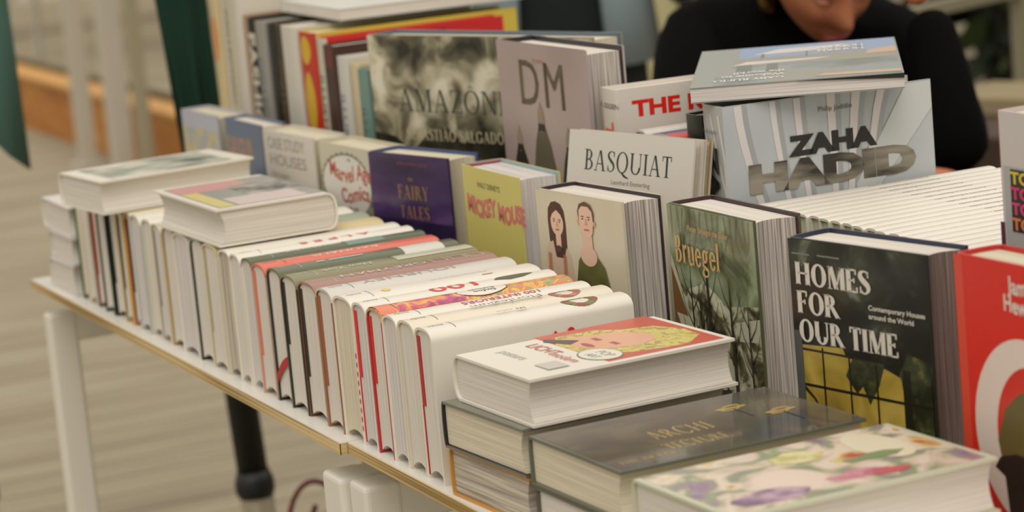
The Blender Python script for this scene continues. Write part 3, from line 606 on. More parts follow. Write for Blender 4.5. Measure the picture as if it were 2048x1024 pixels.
for txt, v_ in (('HOMES', .1835), ('FOR', .1568), ('OUR TIME', .1305)):
    ps, l_ = serif(txt, .0208, .24, .08, 1.19 if txt != 'OUR TIME' else 1.13, .04); B.front(shift(ps, .0095, v_), wt, 12)
B.front(shift(sans('Contemporary Houses', .0046, .03, 1.2), .104, .1695), wt); B.front(shift(sans('around the World', .0046, .03, 1.2), .104, .1618), wt); B.done()
# red
B = std('bright red standing book with a white circle, at the right edge', .462, .290, 2, .172, .241, .046, mat((206, 32, 18), .3), mat((206, 44, 26), .3), 'cream', rnd=.007, inner=mat((190, 40, 34), .4))
ww = mat((214, 198, 186), .35)
B.front([rect(.0, .0, .012, .24)], mat((206, 66, 44), .3))
B.front([oval(.090, .100, .072, .080, 44)], ww); B.front([oval(.098, .098, .050, .060, 40)], mat((198, 40, 24), .3))
B.front([[(.048, .09), (.060, .118), (.080, .134), (.105, .140), (.130, .12), (.130, .05), (.078, .03), (.060, .05)]], mat((96, 84, 42), .35))
B.front([[(.042, .066), (.050, .076), (.072, .082), (.10, .08), (.125, .05), (.125, .0), (.072, .0), (.060, .02), (.055, .06)]], mat((34, 20, 16), .35))
for txt, v_ in (('Jamie', .217), ('Hewlett', .201)): B.front(wob(shift(sans(txt, .0135, .04, .85), .066 if txt == 'Hewlett' else .074, v_), .001, 200), ww)
B.done()
# grey at right
B = std('tall grey standing book with yellow, pink and orange lettering blocks, behind the red one', .371, .400, 0, .24, .338, .052, mat((196, 190, 184), .35), mat((196, 110, 130), .35), 'cream', rnd=.005)
B.front([rect(.008, .0, .23, .290)], mat((168, 168, 166), .35))
for k, c_ in enumerate(((206, 190, 40), (206, 50, 96), (206, 56, 110), (214, 124, 66))):
    v_ = .2755-.0135*k
    B.front([rect(.018, v_-.002, .22, v_+.0125)], mat((40, 26, 26), .4)); B.front(shift(sans('TOMI POSTER', .0105, .05, 1.4), .018, v_), mat(c_, .4))
B.front([rect(.0, .0, .006, .24)], mat((90, 40, 60), .4)); B.done()

# ------------------------------------------------------------------ leaning and large books behind
_a = Vector((math.cos(R(11.9)), math.sin(R(11.9)), 0)); _b = Vector((-_a.y, _a.x, 0)); _p = Vector((-.359, .287, 0))+_b*.0150
B = Book('slim white book leaning right behind the BASQUIAT cover', .217, .270, .011, face_M(_p.x, _p.y, 0, R(11.9), .217, .011, R(11)), mat((206, 200, 188), .4), None, 'cream', 'large books behind the middle row', rnd=.003, inset=.002, inner=mat((180, 140, 80), .5)); B.done()
B = Book('white book titled BASQUIAT leaning back behind the standing couple book', .217, .272, .014, face_M(-.359, .287, 0, R(11.9), .217, .014, R(11)), mat((206, 200, 188), .4), None, 'cream', 'large books behind the middle row', rnd=.003, inset=.004)
ps, l_ = serif('BASQUIAT', .0225, .13, .05, 1.10, .09); B.front(shift(ps, .1075-l_/2, .2295), mat((38, 48, 38), .5))
B.front(shift(sans('Leonhard Emmerling', .0052, 0, 1.1), .081, .2165), mat((110, 108, 96), .5)); B.done()
mu = noise_mat('misty_lilac_print', [(.3, (160, 142, 136)), (.7, (178, 160, 152))], (1, 1, 1), 6, 2, rough=.3)
B = Book('tall lilac-grey standing book with large letters DM and dark cloaked figures', .238, .346, .050, face_M(-.648, .380, 0, R(1), .238, .050), mat((176, 160, 158), .35), mat((176, 164, 164), .35), 'photo', 'large books behind the middle row', rnd=.005, inset=.006, concave=.004, inner=mat((40, 34, 38), .4))
B.front([rect(.002, .001, .239, .347)], mu)
ps = sans('DM', .056, 0, 1.0, space=1.2)
B.front(shift(ps, .0535, .273)+shift(ps, .055, .273)+shift(ps, .0565, .273)+shift(ps, .058, .273), mat((156, 141, 118), .4))
fg = mat((40, 36, 30), .4); fo = mat((96, 88, 68), .4)
for cx, s_ in ((.047, 1.30), (.110, 1.47), (.180, 1.34)):
    B.front([[(cx-.026*s_, 0), (cx-.024*s_, .120*s_), (cx-.012*s_, .158*s_), (cx-.005*s_, .172*s_), (cx, .190*s_), (cx+.005*s_, .172*s_), (cx+.014*s_, .156*s_), (cx+.026*s_, .120*s_), (cx+.030*s_, 0)]], fo if s_ > 1.4 else fg)
    B.front([rect(cx-.024*s_, 0, cx+.028*s_, .112*s_)], fg)
    B.front([oval(cx, .176*s_, .006*s_, .011*s_, 14)], mat((150, 132, 112), .4)); B.front([rect(cx-.006*s_, .166*s_, cx+.006*s_, .172*s_)], fg)
B.front(shift(sans('by anton', .006, 0), .10, .325), mat((186, 120, 100), .4)); B.done()
B = Book('large black-and-white landscape book titled AMAZÔNIA behind the lilac book', .414, .342, .050, face_M(-.955, .333, 0, R(19.3), .414, .050), mat((150, 144, 120), .35), mat((30, 30, 24), .4), 'cream', 'large books behind the middle row', rnd=.004, inset=.005, inner=mat((96, 110, 124), .4))
cl = noise_mat('storm_cloud_print', [(.34, (34, 32, 20)), (.45, (100, 94, 70)), (.55, (172, 164, 136)), (.66, (214, 206, 182))], (1, 1, 1), 17, 3, rough=.35, dist=.5)
B.front([rect(.001, .001, .413, .341)], cl)
B.front([[(.0, .0), (.0, .215), (.04, .21), (.07, .19), (.10, .215), (.14, .225), (.17, .205), (.20, .222), (.25, .215), (.30, .23), (.36, .21), (.413, .22), (.413, .0)]], noise_mat('dark_forest_print', [(.40, (24, 22, 14)), (.55, (56, 52, 36)), (.7, (120, 112, 86))], (1, 1, 1), 20, 3, rough=.35))
ps, l_ = serif('AMAZÔNIA', .029, .13, .05, 1.22, .08); B.front(shift(ps, .052, .2435), mat((52, 56, 48), .5))
ps, l_ = serif('SEBASTIÃO SALGADO', .0145, .16, .07, .98, .10); B.front(shift(ps, .062, .207), mat((190, 180, 146), .5)); B.done()
# THE R..: faces right
B = Book('white book with red title THE R and orange spine letters, partly under the lying paperback', .255, .304, .046, face_M(-.357, .391, 0, R(84.8), .255, .046), mat((216, 208, 198), .35), mat((212, 204, 190), .35), 'white', 'large books behind the middle row', rnd=.003, inset=.004)
B.front(shift(sans('THE ROLLING', .0175, .06, 1.28), .0205, .2722), mat((214, 32, 18), .4)); B.front(shift(sans('A', .007, .02), .086, .2585), GREY_T)
B.spine(shift(sans('TIM', .024, .05, 1.0), .038, -.012), mat((222, 100, 66), .4)); B.spine([[(-b_+.022, a_-.029) for a_, b_ in p] for p in sans('A.L. GOLDEN', .006, .01, 1.1)], GREY_T)
B.done()
B = Book('plain white spine-up book squeezed against the cover of the THE R book', .262, .20, .030, up_M(-.331, -.300, .398, 0), mat((206, 202, 194), .35), None, 'white', 'large books behind the middle row', rnd=.008); B.done()
B = Book('white spine-up book with blue and red printed end, between THE R book and ZAHA HADID', .262, .20, .058, up_M(-.293, -.236, .398, 0), mat((206, 202, 194), .35), None, 'white', 'large books behind the middle row', rnd=.010)
B.spine([rect(.0, -.026, .0, .026)] if False else [rect(.150, -.028, .199, -.002)], mat((70, 70, 56), .4)); B.spine([rect(.150, -.002, .199, .010)], mat((50, 84, 150), .4)); B.spine([rect(.168, .006, .199, .0285)], mat((196, 80, 64), .4)); B.done()
B = Book('slim black standing book with dark olive spine, against the left of the ZAHA HADID spine', .19, .286, .034, out_M(-.229, -.195, .408, .19), mat((36, 36, 24), .3), None, 'white', 'large books behind the middle row', rnd=.006)
B.done()
# Zaha
zb = noise_mat('pale_blue_grey_print', [(.3, (168, 174, 176)), (.7, (190, 194, 194))], (1, 1, 1), 7, 2, rough=.25)
B = Book('large silver-grey standing book titled ZAHA HADID with white curved stripes', .245, .300, .054, face_M(-.137, .405, 0, R(85.5), .245, .054), mat((178, 182, 180), .25), mat((176, 178, 172), .25), 'white', 'large books behind the middle row', rnd=.004, inset=.004, hard=True)
B.front([rect(.001, .001, .244, .299)], zb)
wh = mat((212, 206, 202), .3); dg = mat((134, 136, 134), .3)
for k, (x0_, x1_, w0, w1) in enumerate(((-.06, .050, .006, .004), (-.02, .072, .008, .005), (.018, .088, .009, .005), (.058, .100, .007, .004), (.086, .112, .008, .004), (.126, .124, .010, .003), (.156, .132, .010, .003), (.186, .140, .009, .003))):
    pts = []; ws = []
    for j in range(13):
        u_ = j/12; yy = .299-u_*.24; xx = x0_+(x1_-x0_)*(u_**1.5 if x1_ > x0_ else u_**.8)
        pts.append((xx, yy)); ws.append(w0+(w1-w0)*u_)
    good = [(p, q_) for p, q_ in zip(pts, ws) if p[0] > .004]
    B.front(ribbon([(p[0]+.004, p[1]) for p, _ in good], [q_*1.5 for _, q_ in good]), mat((158, 162, 162), .3)); B.front(ribbon([p for p, _ in good], [q_ for _, q_ in good]), wh)
B.front([[(.244, .299), (.215, .299), (.150, .200), (.142, .10), (.155, .10), (.165, .180), (.244, .270)]], mat((196, 198, 196), .3))
B.front([[(.244, .190), (.205, .150), (.18, .10), (.244, .10)]], mat((150, 156, 154), .3))
B.front(shift(sans('Philip Jodidio', .0055, 0, 1.0), .110, .2815), GREY_T)
zk = mat((30, 30, 26), .25); hk = noise_mat('sunset_letter_print', [(.40, (48, 44, 36)), (.5, (110, 102, 88)), (.62, (150, 142, 126))], (1, 5, 1), 9, 3, rough=.25)
B.front(shift(sans('ZAHA', .0195, .09, 1.32), .0765, .2395), zk); B.front(shift(sans('HADID', .0275, .10, 1.62), .0255, .2065), hk)
ps = sans('ZAHA HADID', .026, .07, 1.0); mx = max(x_ for p in ps for x_, _ in p); B.spine(shift([[(x_*.245/mx, y_) for x_, y_ in p] for p in ps], .045, -.014), zk); B.spine([[(-b_+.030, a_-.020) for a_, b_ in p] for p in sans('Philip Jodidio', .0045, 0)], GREY_T)
for k in range(3): B.spine(ribbon([(.01+.0*k, -.024+.02*k), (.10, .0+.02*k), (.2, .03+.02*k)] if k < 1 else [(.01, -.02+.018*k), (.06, .0+.012*k), (.10, .024)], .004), wh, 1)
B.done()
# paperback on top
def paperback():
    W_, H_, t_ = .222, .339, .0165       # W_ along the camera-facing edge
    p0 = Vector((-.163, .384, .3045)); a = Vector((math.cos(R(59.4)), math.sin(R(59.4)), 0)); b_ = Vector((-a.y, a.x, 0))
    M = M3((Vector((0, 0, 1)), -a, b_), p0+a*W_+Vector((0, 0, t_/2)))     # head towards -a, spine at the far side
    return Book('grey-blue landscape paperback lying on top of the ZAHA HADID and THE R books', H_, W_, t_, M, mat((150, 154, 144), .28), None, 'cool', None, name='paperback_book', hard=False, rnd=.0015, concave=0)
B = paperback()
HH, WW = B.w, B.h     # width away from the viewer, length of the near edge
def pk2(polys, m_): B.front([[(HH-d, WW-s0) for s0, d in p] for p in polys], m_)   # s0: along the near edge from the left, d: away from the viewer
pk2([rect(.024, .004, WW-.002, .150)], noise_mat('pool_house_print', [(.35, (120, 128, 122)), (.5, (146, 156, 158)), (.65, (156, 152, 138))], (1, 1, 1), 12, 3, rough=.28))
pk2([rect(.045, .225, WW-.002, .336)], mat((140, 160, 190), .3)); pk2([rect(.040, .150, WW-.002, .228)], mat((150, 148, 136), .3))
pk2([[(.060, .255), (.090, .300), (.160, .305), (.175, .275), (.120, .262)], [(.040, .165), (.055, .195), (.150, .190), (.130, .178)]], mat((214, 206, 200), .3))
pk2([rect(.045, .100, .062, .165), rect(.078, .100, .090, .165), rect(.070, .225, .074, .262), rect(.120, .215, .1225, .262)], mat((112, 118, 110), .3)); pk2([[(.13, .02), (WW-.002, .012), (WW-.002, .035), (.14, .04)], [(.185, .19), (WW-.002, .195), (WW-.002, .25), (.19, .225)]], mat((200, 168, 140), .3))
wl = mat((226, 222, 210), .3)
for k, tx in enumerate(('GABY RUMO.', 'Welcome to', 'the world!')):
    ps = sans(tx, .018, .04, .52); wmax = max(p[0] for q_ in ps for p in q_)
    pk2([[(.098-a_, .046+.028*k-b_+.0) for a_, b_ in p] for p in ps], wl)
ps = sans('MODERN', .022, .05, .40); pk2([[(.185-a_, .262-b_) for a_, b_ in p] for p in ps], wl); pk2([[(.185-a_, .292-b_) for a_, b_ in p] for p in ps], wl)
B.done()
q = MB(); zt = B.t/2-.0006
q.add([(zt, HH-y_, -.0009) for y_ in (0,)] if False else [(zt, 0, -.0007), (zt-.0050, 0, -.0007), (zt, WW*.50, -.0007), (zt, 0, .002), (zt-.0050, 0, .002), (zt, WW*.50, .002)], [(0, 2, 1), (3, 4, 5), (0, 1, 4, 3), (1, 2, 5, 4), (2, 0, 3, 5)], mat((30, 30, 26), .4))
o = q.build('gap_shade_wedge', B.root); o['label'] = 'dark wedge painted as the shaded gap under the cover'  # dark wedge on the near edge stands in for shade between cover and pages

# ------------------------------------------------------------------ row of slim white spines behind the dark standing book
pale = mat((214, 213, 194), .4)
def slim(t_, label, group):
    B = Book(label, .199, .285, t_, up_M(0, 0, 0), pale, CW, 'cream', group, name='slim_book', rnd=.0030, concave=.001)
    B.spine(shift(sans('Architecture in Europe today', .0045, 0), .08, -.0015), mat((130, 126, 112), .5)); B.spine([rect(.02, -.005, .275, -.0042)], mat((150, 146, 134), .5))
    return B.done()
NE = 22; X0, X1 = -.110, .358; st_ = (X1-X0)/NE
proto = slim(st_-.0008, 'slim pale-spined book in the close-packed spine-up block behind HOMES FOR OUR TIME', 'slim books standing spine up behind the dark cover-out book')
for k in range(NE):
    if k == 0: r_ = proto
    else:
        r_ = proto.copy(); scn.collection.objects.link(r_)
        for ch in proto.children: c2 = ch.copy(); scn.collection.objects.link(c2); c2.parent = r_
    r_.matrix_world = Matrix.Translation((X0+(k+.5)*st_, .4225+.0015*math.sin(k*2.7), TZ))

# ------------------------------------------------------------------ back row, spines towards the viewer
YD = .337
DR = [ # x0, x1, h, spine colour, accent, label
 (-1.626, -1.586, .40, (206, 186, 140), (214, 150, 90), 'tall cream book with an orange mark, leftmost in the back row'),
 (-1.584, -1.553, .40, (206, 196, 176), None, 'tall off-white book second in the back row'),
 (-1.551, -1.520, .40, (190, 182, 156), (130, 126, 96), 'tall pale book with olive speckles on its spine in the back row'),
 (-1.518, -1.478, .400, (208, 200, 184), None, 'tall white book right of the olive-speckled spine'),
 (-1.476, -1.456, .342, (168, 136, 110), None, 'tall tan book left of the broad black spine in the back row'),
 (-1.454, -1.416, .340, (24, 24, 16), (206, 200, 180), 'black back-row book with large white letters down its spine'),
 (-1.414, -1.372, .337, (150, 146, 136), (96, 112, 120), 'grey back-row book right of the black lettered one'),
 (-1.370, -1.338, .336, (30, 28, 16), None, 'black back-row book between grey and brown spines'),
 (-1.336, -1.305, .336, (62, 48, 26), (120, 90, 50), 'dark brown back-row book with faint gold lettering'),
 (-1.303, -1.240, .336, (206, 200, 184), None, 'thick plain white book left of the red and yellow spine'),
 (-1.238, -1.176, .331, (190, 48, 20), (214, 170, 40), 'red back-row book with yellow pictures on its spine'),
 (-1.174, -1.140, .325, (198, 190, 168), (120, 110, 90), 'cream back-row book with small dark letters right of the red spine'),
 (-1.138, -1.092, .318, (64, 36, 24), None, 'dark maroon back-row book with maroon top'),
 (-1.090, -1.052, .305, (200, 196, 184), (110, 130, 160), 'white back-row book with pale blue marks on its spine'),
 (-1.050, -1.020, .298, (206, 190, 150), None, 'cream back-row book beside the teal one'),
 (-1.018, -.980, .293, (110, 140, 128), (90, 110, 110), 'teal-grey back-row book next to AMAZÔNIA'),
]
for k, (x0, x1, h_, c_, ac, lab) in enumerate(DR):
    cm_ = mat(c_, .4)
    dp = .31 if k == 10 else .27 if k in (9, 11) else .185
    cvm = mat((206, 182, 70), .4) if k == 10 else mat((196, 30, 34), .4) if k == 11 else cm_
    B = Book(lab, dp, h_, x1-x0-.001, out_M(x0, x1, YD+.003*math.sin(k*1.9), dp), cvm, cm_, 'white', 'books in the back row with spines out', rnd=.006)
    hw = (x1-x0)/2
    if ac:
        am = mat(ac, .45)
        if k in (5,): B.spine(shift(sans('FASHION NOW', .026, .05, 1.2), .02, -.012), am)
        elif k == 10:
            B.spine([oval(.10, .002, .045, hw*.6, 20), oval(.025, .0, .02, hw*.6, 16)], am); B.spine([oval(.22, .0, .03, hw*.6, 16)], mat((206, 110, 40), .4)); B.spine([rect(.145, -hw*.8, .16, hw*.8), rect(.255, -hw*.8, .27, hw*.8)], mat((206, 190, 170), .4))
        elif k == 0: B.spine([oval(.10, 0, .035, hw*.7, 16)], am)
        else: B.spine(shift(sans('ILLUSTRATION NOW' if k % 2 else 'COLLECTION OF ART', .014, .02, 1.2), .05, -.007), am)
    if k == 12: B.spine([rect(.002, -hw*.8, .03, hw*.8)], mat((96, 40, 32), .4))
    B.done()
# magazines on top of the back row
def mag(label, x, y, z, yaw, w_, h_, t_, cv, sp, pg='white'):
    B = Book(label, w_, h_, t_, flat_M(x, y, z, R(yaw), w_, t_), cv, sp, pg, None, name='magazine', hard=False, rnd=.0015, concave=0); return B
B = mag('large white picture book lying flat on top of the back row', -1.448, .392, .3425, -2, .270, .36, .016, mat((206, 206, 196), .35), mat((196, 190, 180), .35)); B.done()

# ------------------------------------------------------------------ person reading behind the tables
def skin_obj(name, verts, edges, rad, m_, parent=None, sub=2, root=0):
    me = bpy.data.meshes.new(name); me.from_pydata(verts, edges, []); o = bpy.data.objects.new(name, me); scn.collection.objects.link(o)
    md = o.modifiers.new('skin', 'SKIN'); 
    if not me.skin_vertices: me.attributes  # layer is created with the modifier below
    bm = bmesh.new(); bm.from_mesh(me); ly = bm.verts.layers.skin.verify(); bm.verts.ensure_lookup_table()
    for v, r_ in zip(bm.verts, rad):
        v[ly].radius = r_ if isinstance(r_, tuple) else (r_, r_); v[ly].use_root = (v.index == root)
    bm.to_mesh(me); bm.free()
    md.use_smooth_shade = True; s_ = o.modifiers.new('sub', 'SUBSURF'); s_.levels = sub; s_.render_levels = sub
    me.materials.append(m_)
    if parent: o.parent = parent
    return o
skin_m = noise_mat('skin', [(.3, (172, 102, 74)), (.7, (198, 130, 92))], (1, 1, 1), 14, 2, rough=.5, spec=.35)
knit = noise_mat('black_knit_fabric', [(.3, (5, 5, 4)), (.7, (12, 11, 10))], (1, 1, 1), 300, 2, rough=.95, spec=.1)
def head_mesh(name, M, parent, skin, hairm):
    bm = bmesh.new(); bmesh.ops.create_uvsphere(bm, u_segments=64, v_segments=48, radius=1)
    for v in bm.verts:      # x right, y front, z up
        x, y, z = v.co
        jaw = 1-.36*max(0, -z)**1.5; X = x*.074*jaw; Y = y*.092*(1-.10*max(0, -z)); Z = z*.118
        if y > 0:
            g = lambda cx, cz, sx_, sz_: math.exp(-((X-cx)/sx_)**2-((Z-cz)/sz_)**2)
            Y += .026*g(0, -.022, .011, .017)+.012*g(0, .004, .008, .022)+.009*g(0, -.062, .021, .007)+.007*g(0, -.072, .018, .006)+.010*g(0, -.100, .020, .014)
            Y -= .011*g(.031, .012, .015, .011)+.011*g(-.031, .012, .015, .011)+.004*g(0, -.044, .02, .006)
            Y += .005*g(.042, -.02, .018, .018)+.005*g(-.042, -.02, .018, .018)+.006*g(.010, -.030, .006, .007)+.006*g(-.010, -.030, .006, .007)+.005*g(.03, .03, .02, .006)+.005*g(-.03, .03, .02, .006)
        v.co = (X, Y, Z)
    me = bpy.data.meshes.new(name); bm.to_mesh(me); bm.free(); me.materials.append(skin)
    for p in me.polygons: p.use_smooth = True
    o = bpy.data.objects.new(name, me); scn.collection.objects.link(o); o.parent = parent; o.matrix_local = M
    for sx_ in (-1, 1):
        bm = bmesh.new(); bmesh.ops.create_uvsphere(bm, u_segments=16, v_segments=12, radius=1)
        for v in bm.verts: v.co = (sx_*.074+v.co.x*.008, v.co.y*.016-.004, v.co.z*.030-.004+.004*v.co.y)
        e = bpy.data.meshes.new('ear'); bm.to_mesh(e); bm.free(); e.materials.append(skin); eo = bpy.data.objects.new('ear', e); scn.collection.objects.link(eo); eo.parent = o
        for p in e.polygons: p.use_smooth = True
        bm = bmesh.new(); bmesh.ops.create_uvsphere(bm, u_segments=16, v_segments=12, radius=.0125)
        for v in bm.verts: v.co = (v.co.x+sx_*.031, v.co.y+.075, v.co.z*.45+.012)
        e = bpy.data.meshes.new('eye'); bm.to_mesh(e); bm.free(); e.materials.append(mat((150, 92, 66), .6)); eo = bpy.data.objects.new('eye', e); scn.collection.objects.link(eo); eo.parent = o
    bm = bmesh.new(); bmesh.ops.create_uvsphere(bm, u_segments=24, v_segments=12, radius=1)
    for v in bm.verts: v.co = (v.co.x*.023, .079+v.co.y*.010-abs(v.co.x)*.006, -.066+v.co.z*(.0075-.003*abs(v.co.x)))
    e = bpy.data.meshes.new('lips'); bm.to_mesh(e); bm.free(); e.materials.append(mat((150, 64, 54), .4)); eo = bpy.data.objects.new('lips', e); scn.collection.objects.link(eo); eo.parent = o
    for p in e.polygons: p.use_smooth = True
    bm = bmesh.new(); bmesh.ops.create_uvsphere(bm, u_segments=48, v_segments=32, radius=1)
    for v in bm.verts:
        x, y, z = v.co; k = 1.06+.02*math.sin(14*math.atan2(y, x)+3*z)
        ln = 1+.25*max(0, -z)
        v.co = (x*.080*k, y*.098*k*(1 if y < 0 else .97)-.008, z*.122*k*ln+.006)
    bmesh.ops.delete(bm, geom=[v for v in bm.verts if v.co.y > .012+.30*(v.co.z-.04) and v.co.z < .082 or (v.co.z < -.06 and v.co.y > -.02)], context='VERTS')
    e = bpy.data.meshes.new('hair'); bm.to_mesh(e); bm.free(); e.materials.append(hairm); eo = bpy.data.objects.new('hair', e); scn.collection.objects.link(eo); eo.parent = o
    for p in e.polygons: p.use_smooth = True
    sd = eo.modifiers.new('thick', 'SOLIDIFY'); sd.thickness = .012; sd.offset = 1
    return o
def hand(parent, wrist, direc, palmn, size, skin, curl=.5, side=1):
    d = Vector(direc).normalized(); n = Vector(palmn).normalized(); n = (n-d*n.dot(d)).normalized(); s_ = d.cross(n)*side
    W = Vector(wrist); V = []; E = []; Rr = []
    def ad(p, r_, prev):
        V.append(tuple(p)); Rr.append(r_)
        if prev is not None: E.append((prev, len(V)-1))
        return len(V)-1
    w0 = ad(W, (.026*size, .018*size), None); p1 = ad(W+d*.045*size, (.036*size, .014*size), w0)
    for k, ln in enumerate((.068, .078, .073, .058)):
        base = W+d*(.088 if k in (1, 2) else .082)*size+s_*(.030-.020*k)*size
        a = ad(base, .0095*size, p1); pos = base; dd = d.copy(); pr_ = a
        for j in range(3):
            dd = (dd+n*curl*(.5+.25*j)).normalized(); pos = pos+dd*ln*size*(.42, .33, .25)[j]; pr_ = ad(pos, (.0088, .008, .0068)[j]*size, pr_)
    base = W+d*.030*size+s_*.034*size; a = ad(base, .011*size, p1); q1 = base+(d*.7+s_*.6+n*.3).normalized()*.036*size; b_ = ad(q1, .010*size, a); ad(q1+(d+n*.4+s_*.1).normalized()*.030*size, .0085*size, b_)
    return skin_obj('hand', V, E, Rr, skin, parent)
P1 = thing('person', 'person in a black jumper leaning forward to read, head propped on one hand', 'person', Matrix.Translation((-1.30, 1.20, 0)))
O = Vector((-1.30, 1.20, 0)); L_ = lambda x, y, z: tuple(Vector((x, y, z))-O)
V = [L_(-1.42, 1.20, .50), L_(-1.40, 1.195, .66), L_(-1.36, 1.19, .82), L_(-1.34, 1.19, .94), L_(-1.30, 1.185, 1.00), L_(-1.25, 1.18, 1.02),
     L_(-1.375, 1.03, .955), L_(-1.25, .95, .85), L_(-1.09, .95, .805), L_(-1.00, 1.03, .795), L_(-.97, 1.08, .79),
     L_(-1.25, 1.355, .905), L_(-1.13, 1.320, .83), L_(-.990, 1.245, .805), L_(-1.02, 1.250, .91), L_(-1.063, 1.253, 1.012),
     L_(-1.38, 1.08, .50), L_(-1.05, 1.02, .50), L_(-1.02, 1.00, .30), L_(-1.04, 1.00, .10), L_(-1.38, 1.32, .50), L_(-1.02, 1.34, .50), L_(-.98, 1.36, .30), L_(-1.0, 1.36, .10)]
Ed = [(0, 1), (1, 2), (2, 3), (3, 4), (4, 5), (3, 6), (6, 7), (7, 8), (8, 9), (9, 10), (3, 11), (11, 12), (12, 13), (13, 14), (14, 15), (0, 16), (16, 17), (17, 18), (18, 19), (0, 20), (20, 21), (21, 22), (22, 23)]
Rd = [(.15, .12), (.145, .115), (.155, .115), (.14, .10), .075, .058, .085, .062, .05, .042, .03, .085, .064, .052, .044, .036, .09, .075, .055, .04, .09, .075, .055, .04]
body = skin_obj('jumper_and_body', V, Ed, Rd, knit, P1); body['label'] = 'black jumper and trousers'
fdir = Vector((.80, -.28, -.60)).normalized(); fdir = Vector((.86, -.08, -.66)).normalized()
rgt = fdir.cross(Vector((0, 0, 1))).normalized(); upv = rgt.cross(fdir)
tl = R(-6); rgt, upv = rgt*math.cos(tl)+upv*math.sin(tl), upv*math.cos(tl)-rgt*math.sin(tl)
Mh = Matrix((-rgt*-1, fdir, upv)).transposed().to_4x4(); Mh.translation = Vector((-1.175, 1.150, 1.078))-O
hd = head_mesh('head', Mh, P1, skin_m, noise_mat('fair_hair', [(.3, (104, 78, 40)), (.7, (150, 118, 66))], (1, 1, 1), 60, 3, rough=.6))
hand(P1, L_(-1.065, 1.250, 1.015), (-.35, -.12, .93), (-.5, -.8, 0), .9, skin_m, .35, 1)
hand(P1, L_(-.968, 1.085, .79), (.5, .8, 0), (0, 0, -1), 1.0, skin_m, .35, 1)
for yy in (1.00, 1.36):
    q = MB(); q.box((-.06, -.05, 0), (.20, .05, .10), mat((40, 38, 36), .7)); o = q.build('shoe', P1, bevel=.03); o.location = Vector((-1.04, yy, 0))-O
# stool and desk of the reader
t = thing('stool', 'dark stool under the person reading behind the tables', 'stool', Matrix.Translation((-1.42, 1.20, 0)))
q = MB(); q.box((-.18, -.18, .345), (.18, .18, .385), mat((50, 40, 30), .6)); q.build('seat', t, bevel=.01)
for sx_ in (-1, 1):
    for sy_ in (-1, 1): q = MB(); q.tube([(sx_*.15, sy_*.15, .36), (sx_*.17, sy_*.17, 0)], .014, mat((50, 40, 30), .6)); q.build('leg', t)
t = thing('desk', 'dark brown desk the reading person leans on, behind the white tables', 'desk', Matrix.Translation((-.78, 1.16, 0)))
wd = noise_mat('dark_brown_wood', [(.35, (56, 40, 26)), (.65, (84, 62, 42))], (1, 6, 1), 5, 3, rough=.6)
q = MB(); q.box((-.30, -.34, TZ-.025), (.34, .36, TZ), wd); q.build('desktop', t, bevel=.004)
for sx_ in (-1, 1):
    for sy_ in (-1, 1): q = MB(); q.box((sx_*.31-.02, sy_*.31-.02, 0), (sx_*.31+.02, sy_*.31+.02, TZ-.03), wd); q.build('leg', t)

# second person
P2 = thing('person', 'standing person in an open blue-grey jacket over a dark top', 'person', Matrix.Translation((-2.75, 1.45, 0)))
jk = mat((128, 144, 148), .8); dkc = mat((26, 34, 36), .9)
V = [(0, 0, .92), (0, 0, 1.08), (0, 0, 1.26), (0, 0, 1.42), (0, 0, 1.50), (0, 0, 1.56), (-.02, -.20, 1.40), (-.02, -.25, 1.14), (.03, -.25, .90), (-.02, .20, 1.40), (-.02, .25, 1.14), (.03, .25, .90),
     (0, -.10, .88), (.02, -.11, .48), (0, -.11, .08), (0, .10, .88), (.02, .11, .48), (0, .11, .08)]
Ed = [(0, 1), (1, 2), (2, 3), (3, 4), (4, 5), (3, 6), (6, 7), (7, 8), (3, 9), (9, 10), (10, 11), (0, 12), (12, 13), (13, 14), (0, 15), (15, 16), (16, 17)]
Rd = [(.15, .11), (.14, .10), (.15, .11), (.11, .09), .055, .05, .07, .052, .036, .07, .052, .036, .085, .062, .045, .085, .062, .045]
rz = Matrix.Rotation(R(-25), 3, 'Z'); V = [tuple(rz @ Vector(v)) for v in V]
b2 = skin_obj('body', V, Ed, Rd, dkc, P2); b2['label'] = 'dark top and trousers'
def open_jacket():
    vs = []; fs = []; n_ = 21; lv = [(.80, .20, .17), (.95, .185, .155), (1.10, .18, .15), (1.25, .19, .15), (1.38, .19, .14), (1.46, .14, .11)]
    for z, rx, ry in lv:
        for k in range(n_):
            a = R(28+304*k/(n_-1)); wv = 1+.03*math.sin(9*a); vs.append(tuple(rz @ Vector((math.cos(a)*ry*wv, math.sin(a)*rx*wv, z))))
    for j in range(len(lv)-1):
        for k in range(n_-1): fs.append((j*n_+k, j*n_+k+1, (j+1)*n_+k+1, (j+1)*n_+k))
    q = MB(); q.add(vs, fs, jk)
    o = q.build('jacket', P2, smooth=True); o['label'] = 'open blue-grey jacket'; sd = o.modifiers.new('s', 'SOLIDIFY'); sd.thickness = .012
    for s0 in (-1, 1):
        q = MB(); q.tube([rz @ Vector(p) for p in ((-.01, s0*.16, 1.40), (-.02, s0*.23, 1.34), (-.02, s0*.262, 1.14), (.03, s0*.262, .93))], [.085, .082, .068, .055], jk, 16); q.build('sleeve', P2, smooth=True)
open_jacket()
Mh = Matrix.Rotation(R(-115), 4, 'Z'); Mh.translation = Vector((0, 0, 1.66)); head_mesh('head', Mh, P2, skin_m, mat((50, 36, 26), .7))
for s0 in (-1, 1): hand(P2, tuple(rz @ Vector((.03, s0*.25, .90))), (0, 0, -1), (0, -s0, 0), 1.0, skin_m, .3, 1)

